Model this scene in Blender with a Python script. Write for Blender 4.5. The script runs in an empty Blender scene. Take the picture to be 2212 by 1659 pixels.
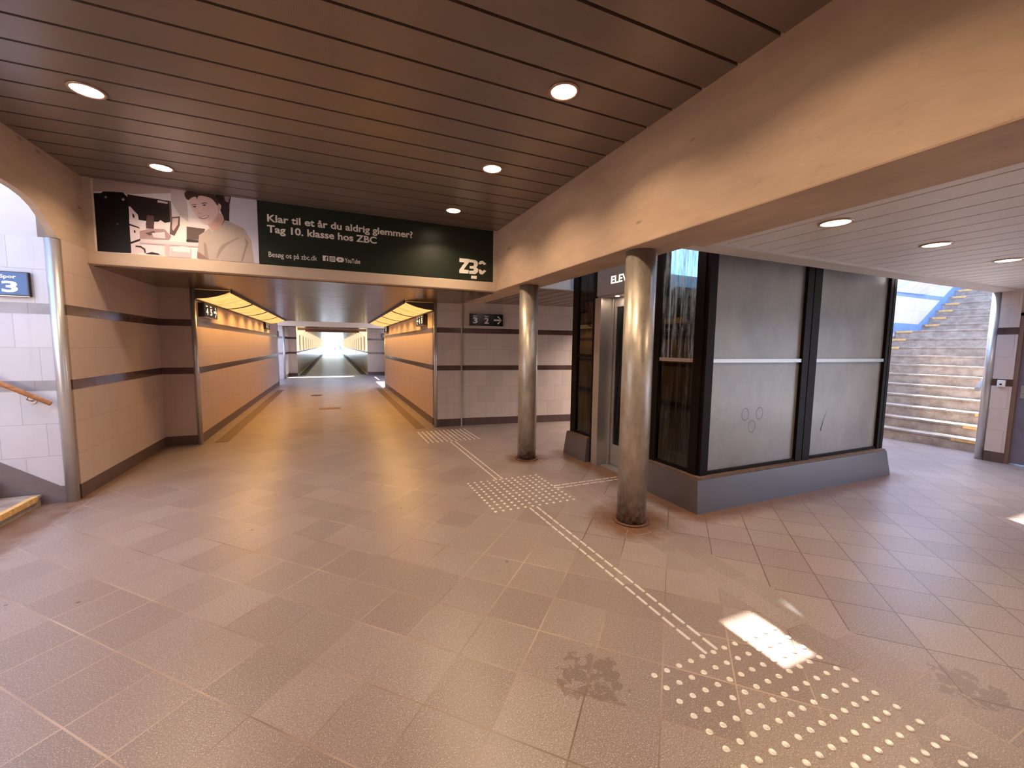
import bpy, bmesh, math, random
from mathutils import Vector, Matrix
random.seed(7)
PI = math.pi
C = bpy.context.scene.collection
SC = bpy.context.scene

def lin(c):
    return tuple(((v/255)/12.92 if v/255 <= .04045 else ((v/255+.055)/1.055)**2.4) for v in c)

# ------------------------------------------------------------------ camera
CAMZ = 1.6
F_PX, YAW, PIT, ROL = 887.55, 0.411476, -0.090250, 0.012005
fwd = Vector((math.sin(YAW)*math.cos(PIT), math.cos(YAW)*math.cos(PIT), math.sin(PIT)))
rgt = Vector((math.cos(YAW), -math.sin(YAW), 0)); up = rgt.cross(fwd)
r2 = rgt*math.cos(ROL) + up*math.sin(ROL); u2 = -rgt*math.sin(ROL) + up*math.cos(ROL)
cam = bpy.data.objects.new('camera', bpy.data.cameras.new('camera')); C.objects.link(cam)
M = Matrix((r2, u2, -fwd)).transposed().to_4x4(); M.translation = (0, 0, CAMZ)
cam.matrix_world = M
cam.data.sensor_fit = 'HORIZONTAL'; cam.data.sensor_width = 36
cam.data.lens = F_PX/2212*36; cam.data.clip_start = .02; cam.data.clip_end = 600
SC.camera = cam

# ------------------------------------------------------------------ exposure, sky, sun
vs = SC.view_settings
vs.view_transform = 'Standard'; vs.look = 'None'; vs.gamma = 1; vs.use_curve_mapping = False
vs.exposure = 0.06
SC.cycles.use_denoising = True; SC.cycles.denoising_prefilter = 'ACCURATE'
SC.cycles.max_bounces = 10; SC.cycles.diffuse_bounces = 6; SC.cycles.glossy_bounces = 5
SC.cycles.transparent_max_bounces = 12; SC.cycles.sample_clamp_indirect = 6
SC.cycles.caustics_reflective = False; SC.cycles.caustics_refractive = False
W = bpy.data.worlds.new('sky'); SC.world = W; W.use_nodes = True
nt = W.node_tree; nt.nodes.clear()
sky = nt.nodes.new('ShaderNodeTexSky'); sky.sky_type = 'NISHITA'; sky.sun_disc = False
sky.sun_elevation = math.radians(50); sky.sun_rotation = math.radians(24); sky.air_density = 1.2; sky.dust_density = 1.5
bg = nt.nodes.new('ShaderNodeBackground'); bg.inputs[1].default_value = 1.3
ow = nt.nodes.new('ShaderNodeOutputWorld')
tint = nt.nodes.new('ShaderNodeMix'); tint.data_type = 'RGBA'; tint.blend_type = 'MULTIPLY'; tint.inputs[0].default_value = 1; tint.inputs[7].default_value = (.78, .95, 1.2, 1)
nt.links.new(sky.outputs[0], tint.inputs[6]); nt.links.new(tint.outputs[2], bg.inputs[0]); nt.links.new(bg.outputs[0], ow.inputs[0])
sun = bpy.data.objects.new('sun', bpy.data.lights.new('sun', 'SUN')); C.objects.link(sun)
sun.data.energy = 22; sun.data.angle = math.radians(.6); sun.data.color = (1, .93, .82)
SUND = Vector((.41*math.cos(math.radians(55)), .912*math.cos(math.radians(55)), math.sin(math.radians(55))))
sun.rotation_euler = SUND.to_track_quat('Z', 'Y').to_euler()
def portal(name, loc, direc, sx, sy):
    l = bpy.data.lights.new(name, 'AREA'); l.shape = 'RECTANGLE'; l.size = sx; l.size_y = sy
    l.cycles.is_portal = True
    o = bpy.data.objects.new(name, l); C.objects.link(o); o.location = loc
    o.rotation_euler = (-Vector(direc)).to_track_quat('Z', 'Y').to_euler()
    return o
portal('sky_portal', (7.0, 4.15, 5.9), (0, 0, -1), 9.0, 2.7)
portal('sky_portal', (13.0, 4.1, 5.9), (0, 0, -1), 6.0, 2.9)
portal('sky_portal', (-4.6, 3.65, 4.3), (0, 0, -1), 4.2, 3.6)
portal('sky_portal', (-4.5, 19.0, 4.3), (0, 0, -1), 4.2, 5.2)
portal('sky_portal', (4.6, 19.0, 4.3), (0, 0, -1), 4.2, 5.2)
portal('sky_portal', (9.2, -1.0, 1.1), (-1, 0, 0), 4.6, 2.1)
portal('sky_portal', (0.05, 79.0, 1.2), (0, -1, 0), 3.3, 2.4)

# ------------------------------------------------------------------ node helpers
class NT:
    def __init__(s, name):
        s.mat = bpy.data.materials.new(name); s.mat.use_nodes = True
        s.t = s.mat.node_tree; s.t.nodes.clear()
        s.out = s.t.nodes.new('ShaderNodeOutputMaterial')
        s.b = s.t.nodes.new('ShaderNodeBsdfPrincipled'); s.t.links.new(s.b.outputs[0], s.out.inputs[0])
        g = s.t.nodes.new('ShaderNodeNewGeometry'); s.pos = g.outputs['Position']; s.nrm = g.outputs['Normal']
        x = s.t.nodes.new('ShaderNodeSeparateXYZ'); s.t.links.new(s.pos, x.inputs[0]); s.x, s.y, s.z = x.outputs
    def put(s, sock, v):
        if hasattr(v, 'is_linked'): s.t.links.new(v, sock)
        elif isinstance(v, tuple) and len(v) == 3 and sock.type == 'RGBA': sock.default_value = (*v, 1)
        else: sock.default_value = v
    def m(s, op, a, b=None, c=None):
        n = s.t.nodes.new('ShaderNodeMath'); n.operation = op
        s.put(n.inputs[0], a)
        if b is not None: s.put(n.inputs[1], b)
        if c is not None: s.put(n.inputs[2], c)
        return n.outputs[0]
    def mix(s, f, a, b):
        n = s.t.nodes.new('ShaderNodeMix'); n.data_type = 'RGBA'
        s.put(n.inputs[0], f); s.put(n.inputs[6], a); s.put(n.inputs[7], b); return n.outputs[2]
    def mixf(s, f, a, b):
        n = s.t.nodes.new('ShaderNodeMix'); n.data_type = 'FLOAT'
        s.put(n.inputs[0], f); s.put(n.inputs[2], a); s.put(n.inputs[3], b); return n.outputs[0]
    def vec(s, x, y, z):
        n = s.t.nodes.new('ShaderNodeCombineXYZ'); s.put(n.inputs[0], x); s.put(n.inputs[1], y); s.put(n.inputs[2], z); return n.outputs[0]
    def noise(s, v, scale, detail=3, rough=.5):
        n = s.t.nodes.new('ShaderNodeTexNoise'); s.put(n.inputs['Vector'], v); n.inputs['Scale'].default_value = scale
        n.inputs['Detail'].default_value = detail; n.inputs['Roughness'].default_value = rough; return n.outputs[0]
    def voro(s, v, scale):
        n = s.t.nodes.new('ShaderNodeTexVoronoi'); s.put(n.inputs['Vector'], v); n.inputs['Scale'].default_value = scale; return n.outputs['Distance']
    def white(s, v):
        n = s.t.nodes.new('ShaderNodeTexWhiteNoise'); s.put(n.inputs['Vector'], v); return n.outputs[0]
    def ramp(s, v, lo, hi, a=0., b=1.):
        n = s.t.nodes.new('ShaderNodeMapRange'); s.put(n.inputs[0], v)
        for i, q in enumerate((lo, hi, a, b)): n.inputs[i+1].default_value = q
        return n.outputs[0]
    def scale(s, v, x, y, z):
        n = s.t.nodes.new('ShaderNodeVectorMath'); n.operation = 'MULTIPLY'; s.put(n.inputs[0], v); n.inputs[1].default_value = (x, y, z); return n.outputs[0]
    def bump(s, h, strength=.3, dist=.01):
        n = s.t.nodes.new('ShaderNodeBump'); n.inputs['Strength'].default_value = strength; n.inputs['Distance'].default_value = dist
        s.put(n.inputs['Height'], h); s.t.links.new(n.outputs[0], s.b.inputs['Normal'])
    def set(s, **k):
        names = dict(color='Base Color', rough='Roughness', metal='Metallic', spec='Specular IOR Level', emit='Emission Color', es='Emission Strength', coat='Coat Weight')
        for a, v in k.items(): s.put(s.b.inputs[names[a]], v)
        return s.mat

def plain(name, rgb, rough=.5, metal=0., spec=.5, var=.12, scale=6, wear=0):
    if .23 < rough < .31: rough = .31
    n = NT(name); c = lin(rgb)
    f = n.noise(n.pos, scale, 4, .6)
    col = n.mix(n.ramp(f, .3, .7), tuple(v*(1-var) for v in c), tuple(min(1, v*(1+var)) for v in c))
    n.set(color=col, rough=n.mixf(n.ramp(f, .3, .7), max(0, rough-.02), min(1, rough+.02)), metal=metal, spec=spec)
    return n.mat
def emis(name, rgb, strength):
    n = NT(name); n.set(color=(.8, .8, .8), emit=lin(rgb), es=strength); return n.mat

# ------------------------------------------------------------------ materials
def granite():
    n = NT('granite_slabs'); P = .467
    a = n.m('DIVIDE', n.m('SUBTRACT', n.m('ADD', n.x, n.y), 1.11), P)
    b = n.m('DIVIDE', n.m('SUBTRACT', n.m('SUBTRACT', n.y, n.x), 2.78), P)
    def edge(q, w):   # 1 on the joint
        f = n.m('ABSOLUTE', n.m('SUBTRACT', n.m('FRACT', q), .5))
        return n.m('GREATER_THAN', f, .5-w)
    wob = n.m('MULTIPLY', n.m('SUBTRACT', n.noise(n.pos, 9, 2), .5), .006)
    ja = edge(n.m('ADD', a, wob), .0115); jb = edge(n.m('ADD', b, wob), .0105)
    jd = n.m('MAXIMUM', ja, jb)
    idd = n.vec(n.m('FLOOR', a), n.m('FLOOR', b), 0.)
    # two courses of small slabs under the column line, a straight course along the left side
    inb = n.m('MULTIPLY', n.m('GREATER_THAN', n.x, 2.352), n.m('LESS_THAN', n.x, 2.672))
    q = n.m('DIVIDE', n.m('SUBTRACT', n.x, 2.352), .16)
    r = n.m('DIVIDE', n.m('SUBTRACT', n.y, .76), .32)
    r = n.m('ADD', r, n.m('MULTIPLY', n.m('FLOOR', q), .5))
    jband = n.m('MAXIMUM', edge(q, .018), edge(r, .009))
    idb = n.vec(n.m('ADD', n.m('FLOOR', q), 90.), n.m('FLOOR', r), 3.)
    joint = n.mixf(inb, jd, jband)
    lb = n.m('LESS_THAN', n.m('ABSOLUTE', n.m('ADD', n.x, 2.29)), .003)
    left = n.m('LESS_THAN', n.x, -2.29)
    joint = n.m('MAXIMUM', n.m('MULTIPLY', joint, n.m('SUBTRACT', 1., left)), lb)
    rnd = n.white(n.mix(inb, idd, idb))
    sp = n.noise(n.pos, 190, 2, .6); sp2 = n.noise(n.pos, 70, 3, .6); big = n.noise(n.pos, 1.1, 4, .6)
    base = n.mix(n.ramp(rnd, 0, 1), lin((138, 125, 119)), lin((158, 145, 138)))
    base = n.mix(n.ramp(sp, .30, .47), lin((116, 98, 89)), base)
    base = n.mix(n.ramp(sp, .57, .70), base, lin((226, 214, 206)))
    base = n.mix(n.m('MULTIPLY', n.ramp(sp2, .45, .75), .35), base, lin((112, 90, 80)))
    base = n.mix(n.m('MULTIPLY', n.ramp(big, .35, .65), .3), base, lin((140, 116, 106)))
    # rust and dirt collected round the column feet and along the lift plinth
    dirt = None
    def ring(cx, cy, rad):
        dx = n.m('SUBTRACT', n.x, cx); dy = n.m('SUBTRACT', n.y, cy)
        d = n.m('SQRT', n.m('ADD', n.m('MULTIPLY', dx, dx), n.m('MULTIPLY', dy, dy)))
        return n.ramp(d, .12, rad, 1, 0)
    wobble = n.noise(n.pos, 5, 4, .7)
    for cx, cy, rad in ((2.53, 2.95, .55), (2.52, 5.24, .4)):
        k = ring(cx, cy, rad); dirt = k if dirt is None else n.m('MAXIMUM', dirt, k)
    def boxd(x0, x1, y0, y1, rad):
        dx = n.m('MAXIMUM', n.m('MAXIMUM', n.m('SUBTRACT', x0, n.x), n.m('SUBTRACT', n.x, x1)), 0.)
        dy = n.m('MAXIMUM', n.m('MAXIMUM', n.m('SUBTRACT', y0, n.y), n.m('SUBTRACT', n.y, y1)), 0.)
        return n.ramp(n.m('SQRT', n.m('ADD', n.m('MULTIPLY', dx, dx), n.m('MULTIPLY', dy, dy))), 0, rad, 1, 0)
    dirt = n.m('MAXIMUM', dirt, boxd(3.2, 6.6, 2.81, 5.34, .32))
    dirt = n.m('MAXIMUM', dirt, n.m('MULTIPLY', boxd(-6., -2.36, 2.0, 9., .22), .6))
    dm = n.ramp(n.m('ADD', dirt, n.m('MULTIPLY', wobble, .9)), .66, 1.15)
    base = n.mix(n.m('MULTIPLY', dm, .85), base, lin((112, 74, 44)))
    # gum spots and spills
    gum = n.ramp(n.voro(n.pos, 2.3), .035, .028)
    base = n.mix(n.m('MULTIPLY', gum, .6), base, lin((60, 44, 38)))
    def spill(cx, cy, rad):
        k = n.m('SUBTRACT', ring(cx, cy, rad), 0.)
        return n.ramp(n.m('ADD', n.m('MULTIPLY', k, .5), n.noise(n.pos, 16, 3, .6)), .93, .97)
    for a_ in ((1.12, 1.55, .30), (2.75, .80, .22)):
        base = n.mix(n.m('MULTIPLY', spill(*a_), .42), base, lin((84, 60, 48)))
    grout = n.mix(n.ramp(n.noise(n.pos, 1.2, 2), .3, .65), lin((98, 76, 64)), n.mix(n.m('GREATER_THAN', n.x, 2.68), lin((188, 166, 150)), lin((104, 82, 74))))
    col = n.mix(joint, base, grout)
    n.set(color=col, rough=n.mixf(n.ramp(sp, .4, .6), .29, .36), spec=.7)
    n.bump(n.m('ADD', n.m('MULTIPLY', joint, -1.), n.m('MULTIPLY', sp, .35)), .35, .004)
    return n.mat
def tiles(name, body, band, foot=True, var=.06, vj=1.):
    n = NT(name)
    sx = n.t.nodes.new('ShaderNodeSeparateXYZ'); n.t.links.new(n.nrm, sx.inputs[0])
    ax = n.m('GREATER_THAN', n.m('ABSOLUTE', sx.outputs[0]), .7)
    u = n.mixf(ax, n.x, n.y)
    g1 = n.m('GREATER_THAN', n.z, 1.17); g2 = n.m('GREATER_THAN', n.z, 1.91)
    s1 = n.m('MULTIPLY', n.m('GREATER_THAN', n.z, 1.12), n.m('LESS_THAN', n.z, 1.22))
    s2 = n.m('MULTIPLY', n.m('GREATER_THAN', n.z, 1.86), n.m('LESS_THAN', n.z, 1.96))
    s3 = n.m('LESS_THAN', n.z, .15)
    v = n.m('DIVIDE', n.m('SUBTRACT', n.m('SUBTRACT', n.m('SUBTRACT', n.z, .15), n.m('MULTIPLY', g1, .10)), n.m('MULTIPLY', g2, .10)), .3217)
    row = n.m('FLOOR', v)
    uu = n.m('ADD', n.m('DIVIDE', n.m('ADD', u, 2.585), .33), n.m('MULTIPLY', n.m('MODULO', n.m('ADD', row, 1.), 2.), .5))
    fu = n.m('ABSOLUTE', n.m('SUBTRACT', n.m('FRACT', uu), .5)); fv = n.m('ABSOLUTE', n.m('SUBTRACT', n.m('FRACT', v), .5))
    j = n.m('MAXIMUM', n.m('MULTIPLY', n.m('GREATER_THAN', fu, .4925), vj), n.m('GREATER_THAN', fv, .4925))
    rnd = n.white(n.vec(n.m('FLOOR', uu), row, 0.))
    c = lin(body)
    f = n.noise(n.pos, 5, 5, .65)
    t = n.mix(rnd, tuple(q*(1-var) for q in c), tuple(q*(1+var) for q in c))
    t = n.mix(n.m('MULTIPLY', n.ramp(f, .5, .8), .25), t, tuple(q*.7 for q in c))
    drip = n.noise(n.scale(n.pos, 7, 7, .5), 1.2, 3, .6)
    t = n.mix(n.m('MULTIPLY', n.ramp(drip, .55, .75), .22), t, tuple(q*.55 for q in c))
    t = n.mix(n.m('MULTIPLY', j, .55), t, tuple(q*.45 for q in c))
    bnd = n.mix(n.ramp(n.noise(n.pos, 4, 2), .3, .7), tuple(q*.8 for q in lin(band)), tuple(q*1.15 for q in lin(band)))
    bj = n.m('GREATER_THAN', n.m('ABSOLUTE', n.m('SUBTRACT', n.m('FRACT', n.m('DIVIDE', u, .66)), .5)), .4965)
    bnd = n.mix(n.m('MULTIPLY', bj, .6), bnd, tuple(q*.4 for q in lin(band)))
    st = n.m('MAXIMUM', s1, s2)
    allb = n.m('MAXIMUM', st, s3) if foot else st
    n.set(color=n.mix(allb, t, bnd), rough=n.mixf(st, .42, .14), spec=.5)
    n.bump(n.m('ADD', n.m('MULTIPLY', n.m('SUBTRACT', 1., allb), n.m('MULTIPLY', j, -1.)), n.m('MULTIPLY', f, .15)), .4, .003)
    return n.mat
def concrete(name, rgb, along='y', var=.16):
    n = NT(name); c = lin(rgb)
    s = (.6, 1.6, 1.7) if along == 'x' else (1.6, .6, 1.7)
    sv = n.scale(n.pos, *s)
    f = n.noise(sv, 2.2, 6, .62); g = n.noise(n.pos, 30, 4, .6); h = n.noise(n.scale(n.pos, *(q*1.6 for q in s)), 3.1, 3, .5)
    col = n.mix(n.ramp(f, .3, .7), tuple(q*(1-var) for q in c), tuple(q*(1+var) for q in c))
    crack = n.ramp(n.m('ABSOLUTE', n.m('SUBTRACT', h, .5)), .012, 0)
    crack = n.m('MULTIPLY', crack, n.ramp(n.noise(n.pos, 1.3, 2), .5, .62))
    col = n.mix(n.m('MULTIPLY', crack, .2 if along == 'y' else 0.), col, tuple(q*.35 for q in c))
    pit = n.ramp(n.voro(sv, 1.9), .06, .03)
    col = n.mix(n.m('MULTIPLY', pit, .5), col, tuple(q*.2 for q in c))
    n.set(color=col, rough=.78, spec=.25)
    n.bump(n.m('ADD', n.m('ADD', n.m('MULTIPLY', f, 1.), n.m('MULTIPLY', g, .12)), n.m('MULTIPLY', crack, -.08 if along == 'y' else 0.)), .35, .012)
    return n.mat
def slatmat(name, rgb, rough, metal=.0, holes=True, spec=.5):
    n = NT(name); c = lin(rgb)
    f = n.noise(n.pos, 2.5, 5, .6); w = n.noise(n.pos, 45, 2, .5)
    col = n.mix(n.ramp(f, .3, .7), tuple(q*.95 for q in c), tuple(q*1.05 for q in c))
    col = n.mix(n.m('MULTIPLY', n.ramp(w, .72, .76), .0), col, lin((200, 180, 165)))
    if holes:
        hx = n.m('SUBTRACT', n.m('FRACT', n.m('DIVIDE', n.x, .0095)), .5); hy = n.m('SUBTRACT', n.m('FRACT', n.m('DIVIDE', n.y, .0095)), .5)
        d = n.m('SQRT', n.m('ADD', n.m('MULTIPLY', hx, hx), n.m('MULTIPLY', hy, hy)))
        col = n.mix(n.m('MULTIPLY', n.m('LESS_THAN', d, .24), .35), col, tuple(q*.12 for q in c))
    n.set(color=col, rough=n.mixf(n.ramp(f, .3, .7), rough-.02, rough+.03), metal=metal, spec=spec)
    return n.mat
def steelcol():
    n = NT('weathered_galvanised_steel')
    f = n.noise(n.scale(n.pos, 3, 3, 1.2), 3, 5, .65); k = n.noise(n.pos, 16, 4, .7)
    col = n.mix(n.ramp(f, .35, .65), lin((164, 156, 144)), lin((200, 192, 180)))
    col = n.mix(n.m('MULTIPLY', n.ramp(k, .66, .74), .7), col, lin((110, 72, 44)))
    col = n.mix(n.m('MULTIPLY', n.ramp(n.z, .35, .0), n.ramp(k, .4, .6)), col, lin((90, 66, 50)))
    n.set(color=col, rough=n.mixf(n.ramp(f, .35, .65), .34, .44), metal=.6)
    n.bump(k, .15, .01); return n.mat
def glassmat(name, rgb, alpha, rough=.03, dirty=True):
    n = NT(name)
    tr = n.t.nodes.new('ShaderNodeBsdfTransparent'); tr.inputs[0].default_value = (*lin(rgb), 1)
    gl = n.t.nodes.new('ShaderNodeBsdfGlossy'); gl.inputs['Roughness'].default_value = rough
    fr = n.t.nodes.new('ShaderNodeFresnel'); fr.inputs[0].default_value = 1.5
    mx = n.t.nodes.new('ShaderNodeMixShader'); mx2 = n.t.nodes.new('ShaderNodeMixShader')
    gg = n.t.nodes.new('ShaderNodeNewGeometry'); n.t.links.new(n.m('MULTIPLY', fr.outputs[0], n.m('SUBTRACT', 1., gg.outputs['Backfacing'])), mx.inputs[0]); n.t.links.new(tr.outputs[0], mx.inputs[1]); n.t.links.new(gl.outputs[0], mx.inputs[2])
    n.set(color=lin((190, 200, 205)), rough=.6)
    d = n.noise(n.scale(n.pos, 14, 14, 1.2), 2, 4, .65)
    n.put(mx2.inputs[0], n.m('MULTIPLY', n.ramp(d, .45, .75), alpha if dirty else 0.))
    n.t.links.new(mx.outputs[0], mx2.inputs[1]); n.t.links.new(n.b.outputs[0], mx2.inputs[2])
    n.t.links.new(mx2.outputs[0], n.out.inputs[0]); return n.mat
def panelmat():
    n = NT('scuffed_grey_panel')
    f = n.noise(n.scale(n.pos, 1.4, 1.4, .9), 2, 6, .6); k = n.noise(n.pos, 60, 3, .6)
    col = n.mix(n.ramp(f, .35, .7), lin((116, 111, 108)), lin((140, 136, 133)))
    n.set(color=col, rough=n.mixf(n.ramp(f, .3, .7), .29, .34), spec=.9)
    n.bump(f, .12, .004); return n.mat
def stepmat():
    n = NT('stained_stair_concrete')
    f = n.noise(n.scale(n.pos, 1, 2.2, 3), 2.6, 6, .7); k = n.noise(n.pos, 60, 3, .6)
    col = n.mix(n.ramp(f, .35, .65), lin((144, 128, 114)), lin((184, 170, 156)))
    col = n.mix(n.m('MULTIPLY', n.ramp(k, .55, .75), .4), col, lin((70, 56, 46)))
    n.set(color=col, rough=.75, spec=.3); n.bump(k, .15, .003); return n.mat
def woodmat():
    n = NT('oiled_wood'); f = n.noise(n.scale(n.pos, 3, 30, 30), 2, 4, .6)
    n.set(color=n.mix(n.ramp(f, .3, .7), lin((178, 120, 78)), lin((222, 168, 124))), rough=.4); return n.mat

m_floor = granite()
m_tile = tiles('glazed_wall_tiles', (208, 192, 182), (92, 72, 66))
m_tile_wide = tiles('glazed_wall_tiles_long', (198, 176, 162), (92, 72, 66), var=.02, vj=.3)
m_tile_stair = tiles('pale_stair_wall_tiles', (206, 202, 204), (150, 146, 150), foot=False, var=.04)
m_foot = plain('grey_baseboard_tile', (98, 84, 80), .4)
m_conc = concrete('cast_concrete', (196, 172, 150), 'y')
m_conc_x = concrete('cast_concrete_lintel', (206, 186, 166), 'x', .08)
m_conc_pale = concrete('pale_concrete', (214, 208, 202), 'x', .06)
m_slat = slatmat('perforated_bronze_slats', (138, 124, 117), .31, .35)
m_slat_low = slatmat('smooth_bronze_slats', (130, 108, 92), .2, .45, holes=False)
m_slat_pale = slatmat('pale_ceiling_slats', (226, 222, 218), .45, 0, holes=False)
m_void = plain('dark_void', (22, 14, 12), .9)
m_steel = steelcol()
m_inox = plain('brushed_stainless', (186, 180, 176), .34, .7, var=.05, scale=3)
m_guard = plain('stainless_corner_guard', (206, 202, 198), .32, .6, var=.04, scale=2)
m_black = plain('black_lift_frame', (22, 15, 14), .5, 0., spec=.12, var=.05, scale=2)
m_plinth = plain('dark_painted_plinth', (84, 78, 80), .3, 0, spec=.8, scale=4, var=.04)
m_panel = panelmat()
m_glass = glassmat('smeared_glass', (205, 218, 226), .8)
m_glass_dark = glassmat('dark_glass', (60, 56, 56), .08)
m_step = stepmat(); m_wood = woodmat()
m_nose = plain('worn_yellow_nosing', (226, 180, 112), .6, var=.25, scale=25)
m_white = plain('white_letters', (240, 238, 232), .5, var=.02)
m_studm = plain('polished_tactile_steel', (244, 238, 228), .24, .4, var=.04)
m_grey = plain('grey_door_paint', (112, 108, 120), .45)
m_signface = plain('black_sign_face', (20, 12, 14), .15)
m_signblue = plain('blue_sign_face', (48, 96, 150), .12)
m_lamp = emis('lamp_diffuser', (255, 226, 190), 22)
m_ring = plain('lamp_trim_ring', (190, 160, 140), .3, .6)
m_cove = None
m_rib = plain('cream_rib', (236, 222, 190), .4)
m_corr = plain('cream_corridor_wall', (210, 178, 116), .22, var=.05)
m_ground = plain('pale_paving', (205, 200, 192), .8)
m_glow = emis('backlit_letters', (255, 240, 205), 3.0)

# ------------------------------------------------------------------ mesh helpers
def box(bm, x0, x1, y0, y1, z0, z1, mi=0, bev=0):
    r = bmesh.ops.create_cube(bm, size=1)['verts']
    for v in r:
        v.co = Vector(((x0+x1)/2+v.co.x*(x1-x0), (y0+y1)/2+v.co.y*(y1-y0), (z0+z1)/2+v.co.z*(z1-z0)))
    fs = {f for v in r for f in v.link_faces}
    for f in fs: f.material_index = mi
    if bev:
        es = {e for f in fs for e in f.edges}
        g = bmesh.ops.bevel(bm, geom=list(es), offset=bev, segments=2, affect='EDGES', profile=.6)
        for f in g['faces']: f.material_index = mi
def prism(bm, pts, axis, a, b, mi=0):
    """extrude a 2-D outline along an axis: x -> pts are (y,z), y -> (x,z), z -> (x,y)"""
    def P(p, t): return {'x': (t, p[0], p[1]), 'y': (p[0], t, p[1]), 'z': (p[0], p[1], t)}[axis]
    lo = [bm.verts.new(P(p, a)) for p in pts]; hi = [bm.verts.new(P(p, b)) for p in pts]
    fs = [bm.faces.new(lo), bm.faces.new(list(reversed(hi)))]
    for i in range(len(pts)):
        j = (i+1) % len(pts); fs.append(bm.faces.new((lo[i], hi[i], hi[j], lo[j])))
    for f in fs: f.material_index = mi
    bmesh.ops.recalc_face_normals(bm, faces=fs)
def cyl(bm, p, q, r, r2=None, seg=24, mi=0):
    p, q = Vector(p), Vector(q); d = q-p
    g = bmesh.ops.create_cone(bm, cap_ends=True, segments=seg, radius1=r, radius2=r if r2 is None else r2, depth=d.length)
    R = d.to_track_quat('Z', 'Y').to_matrix().to_4x4(); R.translation = (p+q)/2
    bmesh.ops.transform(bm, matrix=R, verts=g['verts'])
    for f in {f for v in g['verts'] for f in v.link_faces}:
        f.material_index = mi
        if len(f.verts) == 4: f.smooth = True
def lathe(bm, prof, cx, cy, seg=32, mi=0, cap=True):
    rings = []
    for r, z in prof:
        rings.append([bm.verts.new((cx+r*math.cos(2*PI*i/seg), cy+r*math.sin(2*PI*i/seg), z)) for i in range(seg)])
    for a, b in zip(rings, rings[1:]):
        for i in range(seg):
            f = bm.faces.new((a[i], a[(i+1) % seg], b[(i+1) % seg], b[i])); f.smooth = True; f.material_index = mi
    if cap:
        for rr in (rings[0], rings[-1]):
            f = bm.faces.new(rr); f.material_index = mi
    bmesh.ops.recalc_face_normals(bm, faces=bm.faces[:])
def obj(name, bm, mats, parent=None, loc=None):
    me = bpy.data.meshes.new(name); bm.to_mesh(me); bm.free()
    for m in (mats if isinstance(mats, (list, tuple)) else [mats]): me.materials.append(m)
    o = bpy.data.objects.new(name, me); C.objects.link(o)
    if loc: o.location = loc
    if parent is not None:
        o.parent = parent; o.matrix_parent_inverse = Matrix.Translation(parent.location).inverted() if not loc else Matrix()
    return o
def tag(o, label, cat, group=None):
    o['label'] = label; o['category'] = cat
    if group: o['group'] = group
    return o
def thing(name, label, cat, loc=(0, 0, 0), group=None):
    o = bpy.data.objects.new(name, None); C.objects.link(o); o.location = loc; o.empty_display_size = .1
    return tag(o, label, cat, group)
def st(name, bm, m, label=None):
    o = obj(name, bm, m); o['kind'] = 'structure'
    if label: o['label'] = label
    return o
def B(): return bmesh.new()
def sbox(name, *a, m=None, label=None):
    bm = B(); box(bm, *a); return st(name, bm, m, label)
def pbox(name, par, m, *a, bev=0):
    bm = B(); box(bm, *a, bev=bev); return obj(name, bm, m, par)
# lettering: a font curve turned into a mesh and fitted into a width x height rectangle on a wall plane
def text_mesh(s, bold=0.0, depth=.0):
    cu = bpy.data.curves.new('t', 'FONT'); cu.body = s; cu.offset = bold; cu.resolution_u = 3; cu.extrude = depth
    o = bpy.data.objects.new('t', cu); C.objects.link(o)
    bpy.context.view_layer.update()
    me = bpy.data.meshes.new_from_object(o.evaluated_get(bpy.context.evaluated_depsgraph_get()))
    bpy.data.objects.remove(o); bpy.data.curves.remove(cu); return me
def add_text(bm, s, org, right, upv, x0, x1, y0, y1, bold=.02, shear=0., mi=0, keep=False):
    """fit string s into the box x0..x1, y0..y1 (metres) measured along right / up from org"""
    me = text_mesh(s, bold)
    xs = [v.co.x for v in me.vertices]; ys = [v.co.y for v in me.vertices]
    ax, bx, ay, by = min(xs), max(xs), min(ys), max(ys)
    sx = (x1-x0)/(bx-ax); sy = (y1-y0)/(by-ay)
    if keep: sx = sy = min(sx, sy)
    nb = len(bm.verts); nf = len(bm.faces)
    bm.from_mesh(me); bm.verts.ensure_lookup_table(); bm.faces.ensure_lookup_table()
    for v in bm.verts[nb:]:
        X = x0+(v.co.x-ax)*sx; Yy = y0+(v.co.y-ay)*sy
        v.co = org + right*X + upv*Yy
    for f in bm.faces[nf:]: f.material_index = mi
    bpy.data.meshes.remove(me)
def poly(bm, pts, org, right, upv, off=0., mi=0):
    n = right.cross(upv)
    f = bm.faces.new([bm.verts.new(org + right*a + upv*b + n*off) for a, b in pts]); f.material_index = mi
    f.normal_update()
    if f.normal.dot(n) < 0: f.normal_flip()
    return f
def arrow(bm, org, right, upv, cx, cy, w, flip=1, off=.001, mi=0, t=.11):
    """a plain arrow: shaft and two strokes of a head"""
    h = w*.5; tt = w*t
    def q(pts): poly(bm, [(cx+flip*a, cy+b) for a, b in pts], org, right, upv, off, mi)
    q([(-h, -tt), (h*.7, -tt), (h*.7, tt), (-h, tt)])
    q([(h, 0), (h-1.5*tt, 1.5*tt-.0), (0-.1*h, h*.95-tt), (h*.05+tt*.4, h*.95+tt*.6), (h+tt*.6, 0)][:5])
    q([(h, 0), (h-1.5*tt, -1.5*tt), (0-.1*h, -h*.95+tt), (h*.05+tt*.4, -h*.95-tt*.6), (h+tt*.6, 0)])
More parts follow.
